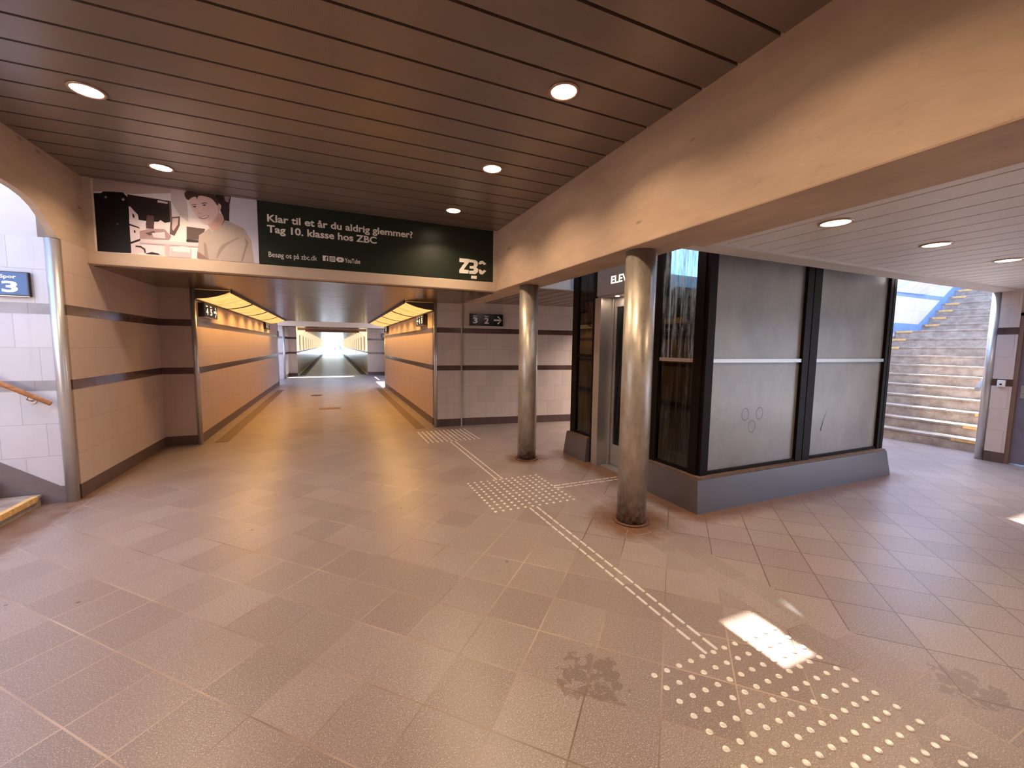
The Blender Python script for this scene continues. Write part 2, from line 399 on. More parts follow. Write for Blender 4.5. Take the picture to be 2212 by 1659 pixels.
PHOTO = [((244, 230, 220), [(-2.301, 3.342), (-0.797, 3.369), (-0.796, 2.585), (-2.308, 2.575)]), ((196, 172, 158), [(-2.301, 3.342), (-1.649, 3.352), (-1.532, 3.305), (-2.026, 3.22), (-2.216, 3.222), (-2.309, 3.202)]), ((214, 196, 186), [(-1.649, 3.352), (-1.495, 3.353), (-1.487, 2.987), (-1.565, 3.049), (-1.637, 3.194), (-1.636, 3.313)]), ((12, 6, 6), [(-2.306, 3.185), (-2.244, 3.195), (-2.225, 3.218), (-2.062, 3.232), (-2.019, 3.184), (-2.01, 3.099), (-2.023, 2.942), (-2.024, 2.586), (-2.308, 2.575)]), ((38, 24, 24), [(-2.026, 3.217), (-1.642, 3.2), (-1.643, 2.973), (-1.708, 2.953), (-1.746, 2.978), (-1.847, 2.882), (-1.939, 2.953), (-1.945, 3.01), (-2.01, 3.093)]), ((220, 196, 188), [(-1.762, 3.194), (-1.669, 3.187), (-1.672, 3.166), (-1.763, 3.169)]), ((120, 98, 92), [(-1.658, 3.201), (-1.64, 3.2), (-1.64, 2.977), (-1.658, 2.968)]), ((110, 86, 82), [(-1.646, 3.027), (-1.565, 3.043), (-1.572, 2.94), (-1.626, 2.819), (-1.67, 2.832), (-1.659, 2.953)]), ((215, 190, 182), [(-1.635, 3.01), (-1.58, 3.023), (-1.59, 2.95), (-1.634, 2.872), (-1.646, 2.895)]), ((238, 220, 214), [(-2.019, 3.092), (-1.941, 2.999), (-1.943, 2.876), (-2.02, 2.907)]), ((232, 212, 206), [(-2.022, 2.884), (-1.934, 2.86), (-1.935, 2.754), (-2.023, 2.703)]), ((228, 206, 200), [(-2.023, 2.686), (-1.937, 2.73), (-1.914, 2.615), (-1.987, 2.581), (-2.02, 2.586)]), ((60, 42, 40), [(-1.991, 3.021), (-1.973, 3.0), (-1.977, 2.965), (-1.991, 2.981)]), ((60, 42, 40), [(-1.987, 2.842), (-1.973, 2.837), (-1.975, 2.808), (-1.988, 2.812)]), ((30, 18, 18), [(-2.023, 2.905), (-1.943, 2.876), (-1.932, 2.862), (-2.022, 2.886)]), ((30, 18, 18), [(-2.023, 2.707), (-1.935, 2.752), (-1.935, 2.733), (-2.021, 2.686)]), ((240, 228, 224), [(-1.939, 2.953), (-1.872, 2.952), (-1.88, 2.902), (-1.942, 2.884)]), ((92, 70, 68), [(-1.864, 3.019), (-1.802, 3.018), (-1.81, 2.873), (-1.879, 2.871)]), ((242, 228, 222), [(-1.803, 2.953), (-1.722, 2.957), (-1.725, 2.888), (-1.807, 2.887)]), ((176, 146, 142), [(-1.935, 2.836), (-1.848, 2.87), (-1.712, 2.881), (-1.657, 2.81), (-1.679, 2.765), (-1.94, 2.754)]), ((110, 82, 80), [(-1.889, 2.818), (-1.811, 2.851), (-1.793, 2.83), (-1.852, 2.793)]), ((230, 210, 206), [(-1.831, 2.825), (-1.714, 2.851), (-1.712, 2.779), (-1.815, 2.78)]), ((228, 204, 198), [(-1.936, 2.742), (-1.395, 2.764), (-1.397, 2.726), (-1.938, 2.711)]), ((196, 166, 162), [(-1.938, 2.711), (-1.397, 2.726), (-1.398, 2.714), (-1.938, 2.697)]), ((206, 180, 174), [(-1.72, 2.719), (-1.671, 2.717), (-1.683, 2.584), (-1.722, 2.588)]), ((236, 218, 212), [(-1.91, 2.686), (-1.727, 2.694), (-1.732, 2.591), (-1.915, 2.603)]), ((212, 186, 180), [(-1.663, 2.676), (-1.476, 2.686), (-1.481, 2.587), (-1.678, 2.581)]), ((236, 220, 214), [(-1.653, 2.69), (-1.562, 2.711), (-1.486, 2.705), (-1.485, 2.646), (-1.65, 2.642)]), ((52, 34, 32), [(-1.892, 2.596), (-1.842, 2.616), (-1.785, 2.606), (-1.766, 2.591), (-1.892, 2.591)]), ((60, 42, 40), [(-1.982, 2.673), (-1.935, 2.672), (-1.898, 2.646), (-1.893, 2.605), (-1.905, 2.602), (-1.913, 2.639), (-1.941, 2.657), (-1.983, 2.66)]), ((98, 78, 72), [(-1.507, 2.936), (-1.334, 2.931), (-1.392, 2.803), (-1.514, 2.797)]), ((60, 42, 40), [(-1.517, 2.792), (-1.399, 2.793), (-1.4, 2.768), (-1.518, 2.765)]), ((206, 200, 206), [(-1.057, 3.36), (-0.797, 3.369), (-0.796, 2.585), (-0.861, 2.586), (-0.874, 2.836), (-1.097, 3.037)]), ((48, 32, 32), [(-1.222, 3.353), (-1.057, 3.354), (-1.084, 3.239), (-1.089, 3.048), (-1.14, 3.054), (-1.177, 3.176)]), ((150, 130, 128), [(-1.128, 3.331), (-1.069, 3.334), (-1.088, 3.263), (-1.12, 3.277)]), ((184, 166, 150), [(-1.426, 2.588), (-1.393, 2.852), (-1.293, 2.941), (-1.263, 2.905), (-1.14, 3.047), (-1.086, 3.041), (-0.946, 2.983), (-0.873, 2.849), (-0.852, 2.584), (-1.235, 2.583), (-1.31, 2.583)]), ((160, 140, 126), [(-1.353, 2.783), (-1.328, 2.761), (-1.31, 2.583), (-1.352, 2.585)]), ((158, 140, 126), [(-1.196, 2.75), (-1.107, 2.81), (-1.006, 2.872), (-0.984, 2.867), (-1.108, 2.785), (-1.176, 2.702), (-1.229, 2.596), (-1.24, 2.602)]), ((152, 134, 122), [(-0.939, 2.88), (-0.902, 2.82), (-0.973, 2.588), (-0.99, 2.588), (-0.931, 2.804)]), ((150, 116, 98), [(-1.426, 2.588), (-1.417, 2.665), (-1.37, 2.633), (-1.31, 2.583)]), ((206, 162, 146), [(-1.311, 3.01), (-1.166, 3.153), (-1.134, 3.055), (-1.166, 2.991), (-1.236, 2.92), (-1.278, 2.928)]), ((120, 96, 88), [(-1.14, 3.059), (-1.129, 3.056), (-1.158, 3.005), (-1.169, 2.993)]), ((234, 198, 184), [(-1.475, 3.209), (-1.445, 3.283), (-1.39, 3.327), (-1.275, 3.345), (-1.21, 3.269), (-1.193, 3.173), (-1.2, 3.086), (-1.248, 3.012), (-1.323, 2.975), (-1.381, 3.023), (-1.429, 3.102), (-1.454, 3.159)]), ((216, 172, 158), [(-1.29, 3.006), (-1.236, 3.038), (-1.195, 3.136), (-1.201, 3.083), (-1.248, 3.008), (-1.321, 2.974)]), ((222, 178, 164), [(-1.199, 3.224), (-1.18, 3.243), (-1.161, 3.218), (-1.167, 3.177), (-1.189, 3.152)]), ((74, 54, 48), [(-1.51, 3.309), (-1.491, 3.333), (-1.465, 3.349), (-1.409, 3.351), (-1.306, 3.355), (-1.233, 3.342), (-1.202, 3.301), (-1.183, 3.239), (-1.199, 3.207), (-1.219, 3.244), (-1.247, 3.282), (-1.308, 3.301), (-1.381, 3.302), (-1.392, 3.245), (-1.402, 3.287), (-1.449, 3.264), (-1.474, 3.228), (-1.495, 3.245), (-1.508, 3.273)]), ((118, 92, 80), [(-1.43, 3.333), (-1.327, 3.342), (-1.276, 3.333), (-1.349, 3.327)]), ((84, 60, 54), [(-1.448, 3.184), (-1.425, 3.195), (-1.4, 3.195), (-1.4, 3.189), (-1.425, 3.188), (-1.446, 3.177)]), ((84, 60, 54), [(-1.356, 3.214), (-1.33, 3.23), (-1.297, 3.229), (-1.295, 3.221), (-1.329, 3.221), (-1.354, 3.207)]), ((60, 40, 38), [(-1.438, 3.166), (-1.419, 3.178), (-1.401, 3.172), (-1.418, 3.159)]), ((60, 40, 38), [(-1.346, 3.195), (-1.327, 3.208), (-1.307, 3.204), (-1.326, 3.189)]), ((212, 160, 146), [(-1.391, 3.115), (-1.382, 3.104), (-1.353, 3.111), (-1.357, 3.099), (-1.388, 3.093)]), ((196, 120, 112), [(-1.392, 3.06), (-1.34, 3.072), (-1.278, 3.1), (-1.299, 3.061), (-1.346, 3.037), (-1.374, 3.041)]), ((250, 242, 238), [(-1.38, 3.06), (-1.338, 3.068), (-1.291, 3.09), (-1.309, 3.065), (-1.349, 3.049)]), ((150, 136, 130), [(-2.21, 3.167), (-2.196, 3.169), (-2.193, 3.152), (-2.204, 3.143), (-2.215, 3.15)]), ((180, 160, 150), [(-2.069, 3.163), (-2.051, 3.168), (-2.044, 3.153), (-2.058, 3.137), (-2.07, 3.147)]), ((150, 130, 120), [(-2.131, 2.889), (-2.113, 2.891), (-2.114, 2.884), (-2.131, 2.882)])]
LOGO = [[(1.745, 2.889), (1.898, 2.891), (1.895, 2.846), (1.81, 2.733), (1.888, 2.728), (1.881, 2.677), (1.742, 2.675), (1.742, 2.721), (1.824, 2.834), (1.743, 2.835)], [(1.898, 2.887), (1.993, 2.883), (2.029, 2.858), (2.03, 2.812), (2.006, 2.78), (2.035, 2.757), (2.03, 2.711), (1.989, 2.678), (1.892, 2.675), (1.895, 2.72), (1.958, 2.726), (1.97, 2.752), (1.899, 2.754), (1.902, 2.791), (1.958, 2.796), (1.97, 2.827), (1.957, 2.843), (1.898, 2.844)], [(2.038, 2.833), (2.06, 2.872), (2.102, 2.886), (2.163, 2.845), (2.13, 2.821), (2.102, 2.843), (2.071, 2.826)], [(2.039, 2.749), (2.072, 2.755), (2.103, 2.729), (2.13, 2.754), (2.163, 2.739), (2.103, 2.68), (2.057, 2.687)], [(1.926, 2.651), (2.016, 2.653), (2.012, 2.609), (1.922, 2.609)]]

# ================================================================== THE SETTING
# floor: one slab under everything, a hole is not needed
sbox('floor', -6.5, 9.45, -3.6, 24.0, -.3, 0, m=m_floor)
sbox('floor', -1.75, 1.85, 24.0, 80.0, -.3, 0, m=m_floor)
for a, b, c, d in ((-1.78, -1.60, 7.9, 16.3), (1.44, 1.62, 7.9, 16.3)):
    sbox('trim_1', a, b, c, d, 0, .004, m=plain('gutter_slab', (104, 82, 70), .5))
# walls of the first hall
H2 = 3.36
sbox('wall_left_panel', -2.55, -2.39, 5.505, 7.85, 0, 2.585, m=m_tile_wide)
bm = B()
arch = [(5.45, 2.585), (5.33, 2.70), (5.19, 2.80), (5.08, 2.845), (4.96, 2.87), (4.75, 2.89), (3.0, 2.89), (2.5, 2.87), (2.22, 2.80), (2.05, 2.68), (1.98, 2.5), (1.98, 0), (1.5, 0), (1.5, H2), (6.0, H2), (6.0, 2.585)]
prism(bm, arch, 'x', -2.39, -2.45); st('wall_left_arch', bm, m_conc)
sbox('wall_left_near', -2.55, -2.39, -3.6, 1.5, 0, H2, m=m_tile)
sbox('wall_left_return', -2.5, -1.95, 7.85, 8.05, 0, 2.46, m=m_tile_wide)
sbox('wall_tunnel_left', -2.2, -1.95, 8.05, 18.3, 0, 2.46, m=m_tile_wide)
sbox('wall_tunnel_right', 1.83, 2.1, 8.1, 16.3, 0, 2.46, m=m_tile_wide)
bm = B(); prism(bm, [(1.83, 7.97), (2.34, 7.91), (2.34, 8.15), (1.83, 8.15)], 'z', 0, 2.46); st('wall_right_return', bm, m_tile)
bm = B(); prism(bm, [(2.34, 7.95), (9.3, 6.99), (9.3, 7.2), (2.34, 8.15)], 'z', 0, 2.47); st('wall_sign', bm, m_tile)
bm = B(); prism(bm, [(2.335, 7.90), (2.36, 7.90), (2.36, 7.95), (2.335, 7.95)], 'z', 0, 2.44); st('trim_2', bm, m_guard)
sbox('wall_rear', -2.6, 9.3, -3.8, -3.6, 0, 3.5, m=m_tile)
# main ceiling: slats run across, 0.268 m pitch
def slats_x(name, x0, x1, y0, y1, z, pitch, gap, m, ph):
    bm = B(); k0 = math.floor((y0-ph)/pitch)
    y = ph+k0*pitch
    while y < y1:
        a, b = max(y+gap/2, y0), min(y+pitch-gap/2, y1)
        if b-a > .01: box(bm, x0, x1, a, b, z, z+.02, 0)
        y += pitch
    box(bm, x0, x1, y0, y1, z+.03, z+.15, 1)
    return st(name, bm, [m, m_void])
def slats_y(name, x0, x1, y0, y1, z, pitch, gap, m, ph):
    bm = B(); k0 = math.floor((x0-ph)/pitch)
    x = ph+k0*pitch
    while x < x1:
        a, b = max(x+gap/2, x0), min(x+pitch-gap/2, x1)
        if b-a > .01: box(bm, a, b, y0, y1, z, z+.02, 0)
        x += pitch
    box(bm, x0, x1, y0, y1, z+.03, z+.15, 1)
    return st(name, bm, [m, m_void])
slats_x('ceiling', -2.39, 2.33, -3.6, 5.98, 3.34, .2665, .022, m_slat, 1.65)
slats_x('ceiling', -2.5, 2.33, 6.1, 16.7, 2.43, .134, .012, m_slat_low, 6.0)
slats_y('ceiling', 2.86, 8.87, -3.6, 2.60, 2.50, .262, .018, m_slat_pale, 2.86)
bm = B(); slats_y('ceiling', 2.80, 9.2, 5.5, 8.0, 2.46, .267, .02, m_slat_low, 3.225); bm.free()
# the long downstand beam over the two columns, and its soffit
bm = B(); box(bm, 2.33, 2.76, -3.6, 8.1, 2.45, 3.5, bev=.012); box(bm, 2.75, 2.86, -3.6, 2.60, 2.451, 3.5)
st('trim_3', bm, m_conc, 'long cast concrete downstand beam carried by the two steel columns')
sbox('trim_4', 2.76, 9.4, 2.58, 2.80, 2.475, 4.2, m=m_conc_pale)
sbox('trim_5', 8.85, 9.3, 2.2, 2.75, 2.47, 4.2, m=m_conc_pale)
# lintel carrying the poster
bm = B(); box(bm, -2.42, 2.33, 5.965, 6.0, 2.44, 2.575, bev=.006); st('trim_10', bm, m_conc_x)
sbox('wall_lintel', -2.42, 2.33, 6.0, 6.15, 2.44, 3.4, m=m_conc_x)
sbox('trim_11', -2.40, -2.325, 5.965, 6.0, 2.575, 3.34, m=m_conc_x); sbox('trim_11', 2.273, 2.33, 5.965, 6.0, 2.575, 3.34, m=m_conc_x)
sbox('ceiling_slab', -6.3, 2.8, 6.16, 16.7, 2.60, 2.8, m=m_conc)
sbox('roof', -2.6, 2.9, -3.8, 6.2, 3.5, 3.7, m=m_conc)
sbox('roof', 2.8, 9.4, -3.8, 2.75, 3.5, 3.7, m=m_conc)
# light well round the lift
sbox('wall_well_back', 2.76, 4.5, 5.41, 5.52, 2.46, 6.0, m=m_conc_pale); sbox('wall_well_back', 4.5, 6.6, 5.41, 5.52, 2.46, 2.85, m=m_conc_pale); sbox('wall_well_back', 6.6, 9.0, 5.41, 5.52, 2.46, 6.0, m=m_conc_pale)  # top heights shaped to limit the sun patch and show sky through the lift
sbox('wall_well_left', 2.60, 2.76, 2.8, 5.5, 3.45, 6.0, m=m_conc_pale)
sbox('ceiling_slab', 2.76, 9.3, 5.45, 8.1, 2.62, 2.8, m=m_conc)
sbox('wall_well_near', 2.7, 9.4, 2.60, 2.78, 4.15, 6.0, m=m_conc_pale)
# right end wall with the door, stair walls
bm = B(); box(bm, 8.87, 9.30, 2.50, 2.70, 0, 2.475); st('wall_right', bm, m_tile); sbox('wall_right_end', 8.985, 9.30, 2.70, 2.75, 0, 2.475, m=m_tile)
sbox('wall_right_near', 8.95, 9.15, -3.6, 2.50, 2.12, 2.50, m=m_conc_pale)  # unseen daylight opening added below this strip to light the lift panels
sbox('wall_right_near', 8.95, 9.15, 1.30, 1.42, 0, 2.12, m=m_tile); sbox('floor', 9.45, 30, -8, 2.5, -.3, -.002, m=m_ground); sbox('wall_yard_added', 14.5, 14.8, -8, 2.5, 0, 3.0, m=m_conc_pale)  # unseen yard ground and wall added to shape reflections on the lift panels
bm = B(); box(bm, 8.90, 8.95, 1.46, 2.47, .02, 2.12); d1 = st('door_1', bm, m_grey)
bm = B(); box(bm, 8.875, 8.96, 2.455, 2.50, 0, 2.16); box(bm, 8.875, 8.96, 1.42, 1.46, 0, 2.16); box(bm, 8.875, 8.96, 1.42, 2.50, 2.12, 2.16); obj('door_frame', bm, plain('rusty_door_frame', (120, 92, 78), .5), d1)
bm = B(); box(bm, 8.885, 8.90, 2.36, 2.42, .96, 1.14, bev=.004); cyl(bm, (8.86, 2.39, 1.05), (8.90, 2.39, 1.05), .012); cyl(bm, (8.86, 2.40, 1.05), (8.86, 2.27, 1.05), .011); obj('door_handle', bm, m_inox, d1)
XS = 9.40; R_, T_ = .19, .30; NL = 11
XL = XS+(NL-1)*T_; ZL = NL*R_; XU = XL+1.2; NU = 14; XT = XU+NU*T_; ZT = ZL+NU*R_
prof = [(8.87, -.3), (XT+1.5, -.3), (XT+1.5, 5.2), (9.3, 5.2), (9.3, 2.46), (8.87, 2.46)]
bm = B(); prism(bm, [(9.3, -.3), (17.5, -.3), (17.5, 5.2), (9.3, 3.6)], 'y', 2.55, 2.75); st('wall_stair_right', bm, m_tile_stair)
bm = B(); prism(bm, [(8.99, -.3), (19.5, -.3), (19.5, 6.0), (12.15, 6.0), (12.15, 2.8), (10.5, 2.8), (10.5, 6.0), (8.99, 6.0)], 'y', 5.45, 5.65); st('wall_stair_left', bm, m_tile_stair)  # notch added in the wall top to let sun onto the lower steps
# sloping baseboard (string) on that wall
b1 = .17
bm = B(); prism(bm, [(9.05, 0), (XS, 0), (XS+T_*NL-.3, ZL), (XU, ZL), (XT, ZT), (XT, ZT+b1+.25), (XU-.18, ZL+b1+.02), (XL-.05, ZL+b1+.02), (XS-.05, .3), (9.05, .16)], 'y', 5.44, 5.45); st('baseboard_right', bm, plain('blue_grey_string', (112, 146, 200), .35))
# ramp line panel joints: a darker horizontal band like the other walls', higher up
bm = B(); box(bm, 12.0, 15.2, 5.443, 5.45, 2.92, 3.02); st('trim_6', bm, plain('blue_grey_string_b', (122, 152, 202), .3))
# left stairwell
sbox('wall_stair_well', -6.3, -2.49, 5.45, 5.65, 0, 2.58, m=m_tile_stair)
sbox('wall_stair_well', -6.3, -2.53, 5.45, 5.65, 2.58, 4.4, m=m_conc_pale)
sbox('wall_stair_well_near', -6.3, -2.55, 1.8, 1.98, 0, 4.4, m=m_tile_stair)
bm = B(); prism(bm, [(-2.485, 0), (-2.485, .165), (-2.52, .165), (-3.9, 1.12), (-6.0, 2.6), (-6.0, 0)], 'y', 5.44, 5.45); st('baseboard_left', bm, plain('grey_stair_string', (120, 108, 108), .4))
# second hall, beyond the tunnel
sbox('wall_hall_left', -2.15, -2.02, 21.66, 23.45, 0, 2.42, m=m_tile)
sbox('wall_hall_back_left', -2.15, -1.66, 23.45, 23.6, 0, 2.5, m=m_tile)
sbox('wall_hall_back_right', 1.73, 2.8, 23.5, 23.65, 0, 2.5, m=m_tile)
sbox('wall_hall_right', 2.68, 2.8, 21.56, 23.5, 0, 2.42, m=m_tile)
sbox('wall_stair_well_far', -6.3, -2.08, 21.6, 21.75, 0, 4.2, m=m_tile_stair)
sbox('wall_stair_well_far', 2.8, 6.3, 21.6, 21.75, 0, 4.2, m=m_tile_stair)
sbox('wall_stair_well_far', -6.5, -6.3, 1.8, 21.7, 0, 4.2, m=m_tile_stair)
sbox('wall_stair_well_far', 6.3, 6.5, 16.3, 21.7, 0, 4.2, m=m_tile_stair)
sbox('wall_stair_well_far', -6.3, -2.2, 18.1, 18.3, 0, 4.2, m=m_tile_stair)
sbox('wall_stair_well_far', 2.1, 6.3, 16.1, 16.3, 0, 4.2, m=m_tile_stair)
sbox('wall_lintel', -2.5, 2.62, 21.0, 21.2, 2.42, 3.36, m=m_conc_x)
slats_x('ceiling', -2.5, 2.6, 16.8, 21.0, 3.3, .27, .02, m_slat_low, 16.8)
sbox('wall_lintel', -2.5, 2.6, 16.7, 16.8, 2.43, 3.3, m=m_conc)
slats_x('ceiling', -2.5, 2.6, 21.2, 23.6, 2.44, .27, .02, m_slat_low, 21.2)
sbox('ceiling_slab', -2.6, 2.7, 16.3, 24.0, 3.45, 3.7, m=m_conc)
# corridor
CX0, CX1, CY0, CY1 = -1.66, 1.73, 23.65, 78.0
bm = B(); box(bm, -1.28, 1.36, 24.3, 24.5, 2.27, 2.40); st('trim_12', bm, plain('dark_brown_fascia', (84, 44, 26), .5))
sbox('wall_corridor_left', -1.9, CX0, CY0, CY1, 0, 2.6, m=m_corr)
sbox('wall_corridor_right', CX1, 1.95, CY0, CY1, 0, 2.6, m=m_corr)
sbox('ceiling', CX0-.1, CX1+.1, 24.5, CY1, 2.32, 2.6, m=plain('glossy_corridor_ceiling', (150, 112, 78), .18, .4))
sbox('floor', -60, 60, 80.0, 300, -.3, -.01, m=m_ground)
for X0, X1 in ((CX0, CX0+.03), (CX1-.03, CX1)):
    sbox('trim_7', X0, X1, CY0, CY1, 1.18, 1.22, m=plain('dark_corridor_rail', (110, 78, 56), .4))
    sbox('trim_8', X0-.0 if X0 < 0 else X0-.04, X1+.04 if X0 < 0 else X1, CY0, CY1, 0, .06, m=m_rib)
for X0, X1 in ((CX0+.07, CX0+.34), (CX1-.34, CX1-.07)):
    sbox('trim_9', X0, X1, CY0, CY1, 0, .004, m=plain('corridor_gutter', (92, 74, 50), .5))

# ================================================================== THINGS
# ---- recessed downlights
def downlight(loc, label, r, power, group, col=(1, .71, .45), on=True):
    t = thing('ceiling_downlight', label, 'ceiling light', loc, group)
    bm = B(); lathe(bm, [(r*.86, .0), (r*.9, -.008), (r*1.06, -.008), (r*1.08, 0.004), (r*.86, .004)], loc[0], loc[1], cap=False)
    for v in bm.verts: v.co.z += loc[2]
    obj('trim_ring', bm, m_ring, t)
    bm = B(); bmesh.ops.create_circle(bm, cap_ends=True, segments=32, radius=r*.87)
    for v in bm.verts: v.co += Vector((loc[0], loc[1], loc[2]-.003))
    for f in bm.faces:
        f.normal_update()
        if f.normal.z > 0: f.normal_flip()
    obj('diffuser', bm, m_lamp, t)
    l = bpy.data.lights.new('lamp', 'AREA'); l.shape = 'DISK'; l.size = r*1.7; l.energy = power; l.color = col; l.spread = math.radians(135)
    o = bpy.data.objects.new('lamp', l); C.objects.link(o); o.parent = t; o.location = (0, 0, -.012)
    return t
G1, G2 = 'round downlights in the bronze slatted ceiling', 'round downlights in the pale slatted ceiling'
PW = 17
for x, y, lab in ((-1.52, 3.96, 'round lit downlight in the bronze ceiling, the one nearest the top left corner'),
                  (-1.52, 5.32, 'round lit downlight in the bronze ceiling just above the photo half of the poster'),
                  (1.49, 2.59, 'largest round lit downlight in the bronze ceiling, nearest the camera beside the concrete beam'),
                  (1.48, 3.94, 'round lit downlight in the bronze ceiling, middle one of the right-hand row'),
                  (1.47, 5.32, 'smallest round lit downlight in the bronze ceiling, just above the dark green poster half')):
    downlight((x, y, 3.338), lab, .098, PW, G1)
for x, y in ((-1.52, 2.6), (-1.52, 1.24), (1.49, 1.24), (-1.52, -.1), (1.49, -.1), (-1.52, -1.5), (1.49, -1.5)):
    downlight((x, y, 3.338), 'round lit downlight in the bronze ceiling behind the viewer', .098, PW*.7, G1)
for x, lab in ((3.27, 'round lit downlight in the pale ceiling nearest the concrete beam'), (4.67, 'round lit downlight in the pale ceiling, middle one of the three'),
               (6.05, 'round lit downlight in the pale ceiling nearest the right edge')):
    downlight((x, 1.83, 2.498), lab, .098, 9, G2)
downlight((7.45, 1.83, 2.498), 'round lit downlight in the pale ceiling out of frame', .098, 9, G2)

for x in (5.6, 7.2):  # lamps added out of sight to brighten the sign wall
    downlight((x, 6.5, 2.455), 'added unseen downlight in the low ceiling behind the lift', .098, 62, 'added downlights behind the lift', col=(1, .80, .64))

# ---- steel columns
for y, lab in ((5.24, 'farther grey steel column standing free in front of the sign wall'), (2.95, 'nearer and larger-looking scuffed steel column in front of the lift door')):
    x = 2.53 if y > 4 else 2.515
    t = thing('steel_column', lab, 'column', (x, y, 0), 'round steel columns under the concrete beam')
    bm = B(); lathe(bm, [(.132, .004), (.132, 2.40), (.131, 2.40), (.131, 2.447)], x, y, 48); obj('shaft', bm, m_steel, t)
    bm = B(); lathe(bm, [(.0, .003), (.165, .003), (.168, .010), (.135, .012)], x, y, 40, cap=False); obj('base_collar', bm, plain('rusty_collar', (96, 62, 42), .7), t)

# ---- stainless corner guards
def guard(x, y, z1, r, lab):
    bm = B(); lathe(bm, [(r, 0), (r, z1)], x, y, 20); tag(obj('corner_guard', bm, m_guard), lab, 'corner guard', 'stainless steel corner guards')
guard(-2.437, 5.455, 2.575, .050, 'thick pale steel corner guard between the left stairwell and the brown tiled wall')
guard(-1.955, 7.85, 2.44, .034, 'slim steel corner guard at the left mouth of the orange-lit tunnel')
guard(1.835, 7.965, 2.44, .030, 'slim steel corner guard at the right mouth of the orange-lit tunnel')
guard(-1.965, 18.32, 2.7, .034, 'pale steel corner guard at the far end of the left tunnel wall')
guard(1.835, 16.3, 2.44, .034, 'pale steel corner guard at the far end of the right tunnel wall')
guard(-2.05, 21.61, 2.42, .045, 'pale steel corner guard on the left in the hall beyond the tunnel')
guard(2.47, 21.51, 2.42, .045, 'pale steel corner guard on the right in the hall beyond the tunnel')
guard(8.926, 2.757, 2.47, .055, 'thick grey steel corner guard at the foot of the right-hand stairs')

# ---- right-hand staircase
t = thing('staircase', 'wide brown concrete staircase with worn yellow nosings rising behind the lift', 'stairs', (XS, 4.1, 0))
def stair_step(x0, x1, z0, z1, nose):
    bm = B(); box(bm, x0, x1, 2.752, 5.44, max(0, z0-.4), z1-.035); box(bm, x0-.012, x1, 2.752, 5.44, z1-.035, z1, bev=.006)
    s = obj('step', bm, m_step, t)
    for a, b in nose:
        bm = B(); box(bm, x0-.0145, x0-.011, a, b, z1-.052, z1-.006); obj('nosing_strip', bm, m_nose, s)
for i in range(NL):
    ns = []
    if i < 5: ns = [(2.76, 3.25-.03*i)]
    if i > 7: ns = [(5.14-.02*(11-i), 5.43)]
    if i == NL-1: ns.append((2.76, 3.9))
    x1 = XS+(i+1)*T_ if i < NL-1 else XU
    stair_step(XS+i*T_, x1, i*R_, (i+1)*R_, ns)
for i in range(NU):
    stair_step(XU+i*T_, XU+(i+1)*T_, ZL+i*R_, ZL+(i+1)*R_, [(5.12, 5.38)])
# ---- left staircase
t = thing('staircase', 'stairs going up to the left beside the tiled wall, first step edged in yellow', 'stairs', (-2.66, 3.7, 0))
def lstep(i):
    z0 = .105+(i-1)*.17 if i else 0; z1 = .105+i*.17
    x1 = -2.66-.30*i; x0 = x1-.30
    bm = B(); box(bm, x0, x1, 2.0, 5.42, max(0, z0-.3), z1-.03); box(bm, x0, x1+.01, 2.0, 5.42, z1-.03, z1, bev=.004)
    s = obj('step', bm, m_step, t)
    bm = B(); box(bm, x1+.0095, x1+.0125, 2.0, 5.36, z1-.05, z1-.004); box(bm, x1-.035, x1+.012, 2.0, 5.36, z1-.004, z1+.0012); obj('nosing_strip', bm, m_nose, s)
for i in range(11): lstep(i)
# ---- handrails
def handrail(name, label, p, q, r, m, br, side):
    t = thing(name, label, 'handrail', p)
    bm = B(); cyl(bm, p, q, r, seg=20); obj('rail', bm, m, t)
    P, Q = Vector(p), Vector(q)
    for k in br:
        c = P.lerp(Q, k)
        bm = B(); cyl(bm, c+Vector((0, 0, -r*.8)), c+Vector((0, 0, -.06)), .007, seg=10); cyl(bm, c+Vector((0, 0, -.06)), c+Vector((0, side, -.075)), .007, seg=10)
        cyl(bm, c+Vector((0, side*.94, -.075)), c+Vector((0, side, -.075)), .03, seg=16); obj('bracket', bm, m_inox, t)
handrail('handrail', 'round wooden handrail on the pale tiled wall of the left stairwell', (-2.502, 5.37, 1.0), (-5.2, 5.37, 2.66), .021, m_wood, (.06, .4, .75), .075)
handrail('handrail', 'sunlit white handrail along the right wall of the wide staircase', (9.17, 2.935, 1.03), (12.3, 2.935, 3.02), .036, m_white, (.12, .4, .75), -.18)
# ---- call box on the pillar
t = thing('wall_call_box', 'small white box fixed over the dark stripe of the tiled pillar beside the stairs', 'call box', (8.87, 2.59, 1.15))
pbox('housing', t, m_white, 8.835, 8.869, 2.56, 2.64, 1.11, 1.205, bev=.006)
bm = B(); cyl(bm, (8.828, 2.60, 1.145), (8.836, 2.60, 1.145), .012, seg=14); obj('button', bm, m_black, t)

